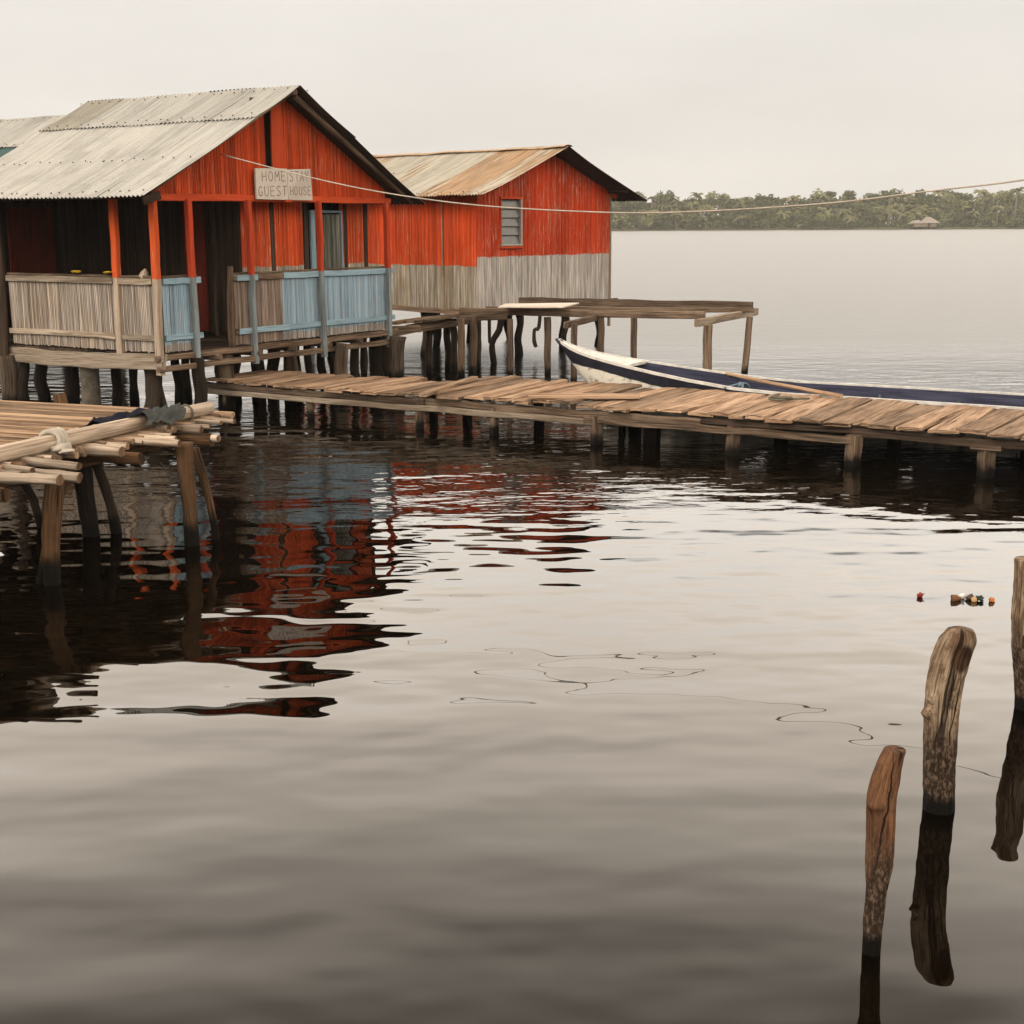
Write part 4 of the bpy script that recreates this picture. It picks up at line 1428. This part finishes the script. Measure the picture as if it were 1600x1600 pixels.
# decking slats left of the big pole
ks_list = MB(700)
rr = random.Random(9)
a = -.9
while a < KL + .25:
    ln = 3.0 + rr.uniform(-.2, .2)
    right = .12 + rr.uniform(-.06, .10)
    zz = ZB + rr.uniform(-.006, .006)
    ks_list.tube([bpnt(a, -ln, zz), bpnt(a + rr.uniform(-.015, .015), -1.0, zz + rr.uniform(-.004, .004)), bpnt(a, right, zz)], rr.uniform(.019, .027), 7, .03, smooth=True)
    a += rr.uniform(.043, .052)
ks_list.build('slat_deck', M['slat'], bp)
# canes whose cut ends stick out beyond the big pole: where each ends, its radius and its depth below the deck
OUT = [(366, 658, .022, 0), (345, 662, .022, .0), (337, 654, .018, 0), (329, 667, .020, .0), (314, 671, .036, -.01), (342, 684, .030, -.07), (264, 671, .034, .01), (280, 694, .030, -.01),
       (275, 686, .017, .005), (268, 680, .014, .01), (252, 683, .016, .01), (200, 696, .027, .0), (224, 690, .014, .0), (190, 707, .044, -.015), (92, 710, .022, .01), (84, 716, .020, .01), (64, 717, .018, .01),
       (123, 727, .030, .01), (126, 745, .034, -.045), (51, 736, .026, .0), (93, 752, .036, -.02), (20, 728, .02, .01), (34, 741, .02, .0), (304, 662, .015, .01), (296, 659, .013, .012)]
for i, (px, py, rad, dz) in enumerate(OUT):
    m_ = MB(720 + i)
    rr = random.Random(720 + i)
    yaw = rr.uniform(-.07, .07)
    E = at(px, py, z=ZB + dz)
    dirn = (ks + kd * yaw).normalized()
    ln = max(.45, (E - bpnt(0, 0, 0)).dot(ks) + .55) if i not in (6, 15, 16) else .32
    pts_, rd = [], []
    steps = max(6, int(ln / .06))
    node = rr.uniform(.18, .30)
    for q in range(steps + 1):
        f_ = q / steps
        x_ = ln * (1 - f_)
        k_ = x_ / node
        knot = math.exp(-((k_ - round(k_)) * node / .016) ** 2) * .10
        pts_.append(E - dirn * x_ + Z * (.006 * math.sin(x_ * 5 + i)) + kd * (.008 * math.sin(x_ * 4 + i * 2)))
        rd.append(rad * (1 + knot) * (1 if q < steps else rr.uniform(.78, .98)))
    m_.tube(pts_, rd, 10, .16, cap_mat=1)
    m_.build('bamboo_pole', [M['bamboo'], M['bamboo_cut']], bp)
one('binding_pole', [M['bamboo'], M['bamboo_cut']], lambda mb: mb.tube([bpnt(-1.2, .0, ZB + .085), bpnt(.6, .01, ZB + .085), bpnt(1.6, .0, ZB + .08), bpnt(KL + .05, .0, ZB + .075)], [.058, .060, .058, .055], 12, .05, seg=3, tint=.6, cap_mat=1), bp, 701)
one('binding_pole', [M['slat'], M['bamboo_cut']], lambda mb: mb.tube([bpnt(-1.2, -.22, ZB + .04), bpnt(.5, -.17, ZB + .045), bpnt(1.35, -.14, ZB + .04)], [.035, .034, .026], 8, .05, seg=3, cap_mat=1), bp, 702)
one('tie', M['rope_old'], lambda mb: mb.tube([bpnt(KL - .30, 0, ZB + .075) + ks * (.07 * math.cos(q)) + Z * (.07 * math.sin(q)) for q in [x * .55 for x in range(13)]], .008, 5), bp, 703)
# cross bearers and stilts
for a in (-.45, 1.0, 1.95):
    one('bearer', M['log'], lambda mb: mb.tube([bpnt(a, -2.9, ZB - .09), bpnt(a, -.5, ZB - .085), bpnt(a + .0, .42, ZB - .09)], .05, 9, .12, seg=2), bp, int(704 + a * 2))
for sx in (-.2, -1.6):
    one('bearer', M['log'], lambda mb: mb.tube([bpnt(-1.0, sx, ZB - .17), bpnt(2.5, sx, ZB - .17)], .05, 9, .1, seg=3), bp, int(708 - sx * 2))


def log(pxs, d, widths, seed, mat='log', name='stilt'):
    m_ = MB(seed)
    pts_ = [at(px, py, y=d) for px, py in pxs]
    sc = d / 2100
    bot = pts_[0] + (pts_[0] - pts_[1]).normalized() * .6
    bot.z = min(bot.z, -.4)
    m_.tube([bot] + pts_, [widths[0] * sc / 2] + [w * sc / 2 for w in widths], 14, .10, seg=5)
    return m_.build(name, M[mat], bp)


log([(82, 925), (80, 860), (82, 800), (86, 750)], 9.1, [28, 28, 31, 34], 740)
log([(84, 800), (96, 765), (104, 745)], 9.14, [16, 20, 20], 741)
log([(142, 835), (134, 780), (127, 725)], 10.6, [28, 28, 29], 742, 'stilt')
log([(300, 858), (297, 800), (292, 745), (288, 692)], 10.25, [23, 24, 26, 30], 743)
log([(337, 836), (325, 775), (303, 700)], 10.45, [11, 13, 15], 744, 'log', 'brace')
log([(181, 826), (172, 785), (150, 722)], 10.7, [17, 15, 16], 745, 'stilt', 'brace')
log([(58, 800), (52, 780), (36, 752)], 10.9, [14, 13, 13], 746, 'stilt', 'brace')
log([(-60, 900), (-62, 740)], 9.0, [28, 28], 747)

# broken stake standing behind the jetty
p = at(112, 640, y=15.3)
stk = MB(750)
stk.beam((p.x - .0, p.y, -.5), (p.x - .12, p.y, .58), .13, .10, up=Vector((.4, 1, 0)), jit=.012, seg=6)
tag(stk.build('broken_stake', M['log']), 'broken brown stake leaning in the water behind the bamboo jetty', 'stake')


# cloths on the jetty
def cloth(name, mat, A_, B_, wid, seed, label, over=.10, nx=44, ny=18, base=0.0, bulge=.05):
    """a wrinkled strip of cloth lying from A_ to B_, drooping on both sides of the pole"""
    m_ = MB(seed)
    d = (B_ - A_)
    L_ = d.length
    d.normalize()
    s_ = Vector((d.y, -d.x, 0)).normalized()
    off = Vector((seed * 1.7, 0, 0))
    b0_ = len(m_.V)
    for lay in (0, 1):
        for j in range(ny + 1):
            for i_ in range(nx + 1):
                fx, fy = i_ / nx, j / ny * 2 - 1
                w_ = wid * (1 + .55 * noise.noise(Vector((fx * 2.3, math.copysign(3, fy), 0)) + off))
                p_ = A_.lerp(B_, fx) + s_ * (fy * w_) + d * (.06 * noise.noise(Vector((fy * 2, 7, 0)) + off)) * 2
                hz = bulge * math.exp(-(fy * w_ / .085) ** 2) - .0 * abs(fy) + .045 * noise.noise(Vector((fx * 7 + fy * 2.2, fy * 1.6, 0)) + off) + .014 * noise.noise(Vector((fx * 13 + fy * 4, fy * 2.5, 0)) + off)
                m_.V.append(tuple(p_ + Z * (base + max(hz, .004 - base * 0) - lay * .006)))
    st = (nx + 1) * (ny + 1)
    for lay in (0, 1):
        for j in range(ny):
            for i_ in range(nx):
                a_ = b0_ + lay * st + j * (nx + 1) + i_
                q = [a_, a_ + 1, a_ + nx + 2, a_ + nx + 1]
                m_.face(q if lay == 0 else q[::-1], [(0, 0), (1, 0), (1, 1), (0, 1)], .5, 0, True)
    tag(m_.build(name, M[mat]), label, 'cloth')


cloth('cloth_rag', 'cloth_navy', bpnt(1.28, -.20, ZB + .05), bpnt(2.05, -.12, ZB + .06), .15, 760, 'dark navy rag crumpled on the bamboo slats behind the thick pole', base=.02, bulge=.075)
cloth('cloth_rag', 'cloth_grey', bpnt(1.50, .06, ZB + .03), bpnt(2.05, .05, ZB + .03), .105, 761, 'grey-green cloth draped over the thick bamboo pole', base=.012, bulge=.135)
wc = MB(762)
for k, q0 in enumerate((0.02, .05, .08, .11, .14)):
    wc.tube([bpnt(.50 + q0 * .8 + .015 * math.sin(q * 2 + k), 0, ZB + .085) + ks * (.082 * math.cos(q)) + Z * (.082 * math.sin(q)) for q in [x * .45 - .6 for x in range(13)]], .020, 7, .25)
wc.blob(bpnt(.50, .12, ZB + .06), .06, .09, .035, .5, 12, 7, smooth=True)
wc.blob(bpnt(.44, .20, ZB + .045), .05, .06, .02, .5, 12, 7, smooth=True)
tag(wc.build('cloth_tie', M['cloth_white']), 'cream cloth strip wrapped round the thick bamboo pole', 'cloth')


# ================================================================== stakes in the foreground
def stake(prof, d, seed, label, knots=(), hollow=None, flat_top=False):
    """prof: (column, row, width) up the stake; each ring lies at the stake's own distance d"""
    rr = random.Random(seed)
    sc_pts = []
    for px, py, w in prof:
        p = at(px, py, y=d)
        dist = (p - Vector((0, 0, CAM_H))).dot(CAM_ROT @ Vector((0, 0, -1)))
        sc_pts.append((p, w * dist / 2100 / 2))
    base, rb = sc_pts[0]
    sc_pts.insert(0, (Vector((base.x - (sc_pts[1][0].x - base.x) * 2, d, -.6)), rb))
    # resample
    P, Q = [], []
    m = len(sc_pts) - 1
    SEG = 10
    for i in range(m * SEG + 1):
        t = i / SEG
        k = min(int(t), m - 1)
        f_ = t - k
        g = [sc_pts[max(k - 1, 0)], sc_pts[k], sc_pts[k + 1], sc_pts[min(k + 2, m)]]
        def cr(a, b_, c_, e_):
            return .5 * ((2 * b_) + (c_ - a) * f_ + (2 * a - 5 * b_ + 4 * c_ - e_) * f_ * f_ + (3 * b_ - a - 3 * c_ + e_) * f_ ** 3)
        P.append(cr(*[x[0] for x in g]))
        Q.append(cr(*[x[1] for x in g]))
    n = 40
    off = Vector((seed * 3.1, seed * .7, 0))
    mbk = MB(seed)
    rings = []
    for i, (p, q) in enumerate(zip(P, Q)):
        rg = []
        calm = min(1, (len(P) - i) / (len(P) * .22))
        for k in range(n):
            a = 6.28318 * k / n
            dv = Vector((math.cos(a), math.sin(a), 0))
            rad = q
            # fluted, weathered surface: long ridges plus bark roughness
            rad *= 1 + .11 * calm * noise.noise(Vector((math.cos(a) * 1.2, math.sin(a) * 1.2, p.z * 2.5)) + off)
            rad *= 1 + .085 * calm * noise.noise(Vector((math.cos(a) * 5, math.sin(a) * 5, p.z * 3.5)) + off)
            rad *= 1 + .045 * noise.noise(Vector((math.cos(a) * 11, math.sin(a) * 11, p.z * 26)) + off)
            for ka, kz, kr, kh in knots:
                da = math.atan2(math.sin(a - ka), math.cos(a - ka))
                g_ = math.exp(-(da * q / kr) ** 2 - ((p.z - kz) / kr) ** 2)
                rad += kh * g_
            pt = p + dv * rad
            if hollow:
                hx_, hz_, hr, hd = hollow
                if True:
                    g_ = min(1, max(0, .35 - dv.y * 1.2)) * math.exp(-((pt.x - hx_) / hr[0]) ** 2 - ((pt.z - hz_) / hr[1]) ** 2)
                    pt = pt + Vector((0, hd * g_, 0))
            rg.append(pt)
        rings.append(rg)
    # rounded or flat top
    top, qt = P[-1], Q[-1]
    steps = ((.9, .012), (.6, .020), (.2, .024)) if not flat_top else ((.97, .003), (.5, .004), (.1, .003))
    for f_, dz in steps:
        rings.append([top + (pt - top) * f_ + Z * dz for pt in rings[len(P) - 1]])
    mbk.loft(rings, .6, 0, True)
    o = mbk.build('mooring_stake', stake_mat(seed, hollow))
    tag(o, label, 'stake', 'stakes standing in the foreground water')
    return o


def stake_mat(seed, hollow=None):
    q = NT('weathered_stake_wood')
    uv = q.uv()
    p = q.pos()
    z = q.z()
    g1 = q.noise(uv, 1.0, 6, (5, 130, 1), .7)
    g2 = q.noise(uv, 1.0, 4, (2.2, 12, 1), .6)
    sp = q.noise(p, 1.0, 5, (28, 28, 18), .7)
    rough_b = q.noise(p, 1.0, 5, (85, 85, 40), .7)
    red = seed == 802
    lt, dk = ((.195, .094, .046), (.050, .021, .010)) if red else ((.36, .265, .175), (.070, .042, .024))
    c = q.mix(q.step(q.math('ADD', q.math('MULTIPLY', g1, .6), q.math('MULTIPLY', g2, .5)), .44, .64), dk, lt)
    big = q.noise(p, 1.0, 4, (9, 9, 5), .6)
    c = q.mix(q.step(big, .46, .66, 0, .75), c, (.085, .040, .020))
    c = q.mix(q.step(sp, .50, .64, 0, .8), c, (.085, .045, .024))
    ck = q.step(q.noise(uv, 1.0, 3, (.8, 15, 1), .5), .585, .615)
    c = q.mix(q.math('MULTIPLY', ck, .95), c, (.012, .007, .004))
    cracks = {801: ((at(1479, 1120, y=5.27), .02), (at(1491, 1120, y=5.27), .014), (at(1466, 1150, y=5.27), .01)), 802: ((at(1383, 1290, y=4.13), .012),), 803: ((at(1601, 990, y=6.48), .02),)}[seed]
    for ci, (cp, wob) in enumerate(cracks):
        sx = q.n('ShaderNodeSeparateXYZ'); q.link(p, sx.inputs[0])
        wv = q.math('MULTIPLY', q.math('SUBTRACT', q.noise(p, 1.0, 4, (.01, .01, 5 + ci), .6, loc=(ci * 3.3, 0, seed)), .5), wob * 4)
        lean = q.math('MULTIPLY', q.math('SUBTRACT', z, cp.z), .10)
        dx = q.math('ABSOLUTE', q.math('SUBTRACT', q.math('SUBTRACT', sx.outputs['X'], cp.x), q.math('ADD', wv, lean)))
        wd_ = q.math('MULTIPLY', q.step(q.math('ABSOLUTE', q.math('SUBTRACT', z, cp.z)), .30 - .05 * ci, .05), .0035)
        cm_ = q.math('MULTIPLY', q.step(q.math('SUBTRACT', dx, wd_), .0006, -.0006), q.step(wd_, .0002, .0006))
        c = q.mix(q.math('MULTIPLY', cm_, .95), c, (.010, .006, .004))
        ck = q.math('MAXIMUM', ck, cm_)
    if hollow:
        # dark patch painted in for the shade inside the hollow top
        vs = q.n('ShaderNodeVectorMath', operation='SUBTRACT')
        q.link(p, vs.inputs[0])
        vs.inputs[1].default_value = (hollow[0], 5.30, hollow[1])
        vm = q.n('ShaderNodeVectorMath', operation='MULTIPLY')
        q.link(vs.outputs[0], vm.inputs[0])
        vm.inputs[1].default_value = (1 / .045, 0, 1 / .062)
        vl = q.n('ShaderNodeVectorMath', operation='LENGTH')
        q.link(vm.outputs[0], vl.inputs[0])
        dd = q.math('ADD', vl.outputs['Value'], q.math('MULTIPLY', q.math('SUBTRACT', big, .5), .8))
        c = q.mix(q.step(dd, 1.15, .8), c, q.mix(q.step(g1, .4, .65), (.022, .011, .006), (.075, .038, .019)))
    # bark left on the lower part, soaked near the water
    low = q.step(q.math('ADD', z, q.math('MULTIPLY', g2, .35)), .42, .70)
    bark = q.mix(q.step(rough_b, .46, .66), (.026, .016, .010), (.15, .10, .066))
    c = q.mix(low, bark, c)
    wet = q.step(q.math('ADD', z, q.math('MULTIPLY', sp, .10)), .10, .15)
    c = q.mix(wet, (.004, .003, .002), c)
    h = q.math('ADD', q.math('MULTIPLY', g1, .5), q.math('ADD', q.math('MULTIPLY', rough_b, .5), q.math('MULTIPLY', ck, -.8)))
    q.bump(h, .018)
    return q.done(c, .8, .12)


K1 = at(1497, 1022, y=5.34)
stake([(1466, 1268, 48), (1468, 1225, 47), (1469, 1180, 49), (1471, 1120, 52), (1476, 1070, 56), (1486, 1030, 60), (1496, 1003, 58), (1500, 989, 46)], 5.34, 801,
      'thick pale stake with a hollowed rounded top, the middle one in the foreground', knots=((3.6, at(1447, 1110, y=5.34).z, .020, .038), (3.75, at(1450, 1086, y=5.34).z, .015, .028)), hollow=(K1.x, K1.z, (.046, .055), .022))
stake([(1361, 1490, 27), (1364, 1440, 29), (1369, 1390, 32), (1373, 1350, 42), (1376, 1300, 44), (1377, 1255, 47), (1383, 1220, 46), (1391, 1190, 40), (1398, 1172, 34)], 4.19, 802,
      'thin reddish-brown stake with a flat cut top and a knot, nearest the camera', knots=((4.1, at(1366, 1248, y=4.19).z, .026, .034),), flat_top=True)
stake([(1607, 1108, 40), (1606, 1060, 41), (1603, 1010, 44), (1603, 955, 44), (1606, 910, 42), (1606, 874, 40)], 6.55, 803,
      'brown stake cut off by the right edge of the picture', knots=((3.9, at(1590, 965, y=6.55).z, .05, .012),), flat_top=True)


# ================================================================== litter floating on the water
def litter(px, py, label, col, fn, seed, name):
    p = at(px, py, z=0)
    m_ = MB(seed)
    fn(m_, p)
    q = plain('litter_' + name, col, .6)
    o = m_.build(name, q)
    tag(o, label, 'litter', 'litter floating near the right edge')


litter(1437, 933, 'lone dark red scrap floating left of the litter cluster', (.22, .025, .02), lambda m_, p: (m_.blob(p + Z * .012, .018, .016, .020, .4), m_.tube([p + Z * .02, p + Vector((.03, 0, .022))], .004, 5)), 820, 'red_scrap')
litter(1494, 938, 'brown cone-shaped husk at the left end of the floating litter', (.16, .065, .025), lambda m_, p: m_.tube([p + Vector((-.03, 0, .014)), p + Vector((.0, 0, .016)), p + Vector((.03, 0, .010))], [.025, .021, .010], 9, .15), 821, 'brown_husk')
litter(1503, 935, 'white lump floating in the cluster of litter', (.70, .67, .60), lambda m_, p: m_.blob(p + Z * .016, .024, .02, .020, .35, smooth=True), 822, 'white_lump')
litter(1514, 937, 'dark brown pointed shell in the middle of the floating litter', (.07, .035, .025), lambda m_, p: m_.tube([p + Vector((-.024, 0, .008)), p + Vector((.006, 0, .014)), p + Vector((.024, 0, .018))], [.007, .020, .024], 7, .2), 823, 'dark_shell')
litter(1522, 940, 'tan rounded nut floating beside a black-green scrap', (.45, .27, .11), lambda m_, p: m_.blob(p + Z * .012, .021, .02, .021, .25, smooth=True), 824, 'tan_nut')
litter(1530, 939, 'black-green jagged scrap floating right of the tan nut', (.012, .022, .014), lambda m_, p: (m_.blob(p + Z * .014, .022, .018, .018, .9), m_.tube([p + Z * .01, p + Vector((.028, -.005, .024))], .006, 5), m_.tube([p + Z * .01, p + Vector((.02, -.02, .006))], .006, 5)), 825, 'green_scrap')
litter(1549, 940, 'orange-brown lump at the right end of the floating litter', (.45, .16, .04), lambda m_, p: m_.blob(p + Z * .012, .020, .018, .022, .5), 826, 'orange_lump')


# ================================================================== the damp air over the lagoon
def build_haze():
    m = bpy.data.materials.new('damp_air')
    m.use_nodes = True
    nt = m.node_tree
    nt.nodes.clear()
    out = nt.nodes.new('ShaderNodeOutputMaterial')
    vol = nt.nodes.new('ShaderNodeVolumePrincipled')
    vol.inputs['Color'].default_value = (.95, .93, .88, 1)
    vol.inputs['Density'].default_value = HAZE
    vol.inputs['Anisotropy'].default_value = .3
    nt.links.new(vol.outputs[0], out.inputs['Volume'])
    x0, x1, y0, y1, z0, z1 = -700, 700, -70, 950, -1.5, 40
    me = bpy.data.meshes.new('haze')
    me.from_pydata([(x0, y0, z0), (x1, y0, z0), (x1, y1, z0), (x0, y1, z0), (x0, y0, z1), (x1, y0, z1), (x1, y1, z1), (x0, y1, z1)], [],
                   [(3, 2, 1, 0), (4, 5, 6, 7), (0, 1, 5, 4), (1, 2, 6, 5), (2, 3, 7, 6), (3, 0, 4, 7)])
    me.materials.append(m)
    o = bpy.data.objects.new('haze', me)
    COL.objects.link(o)
    o['kind'] = 'stuff'


HAZE = .0003
build_haze()
for o in COL.objects:
    if '_o' in o:
        del o['_o']
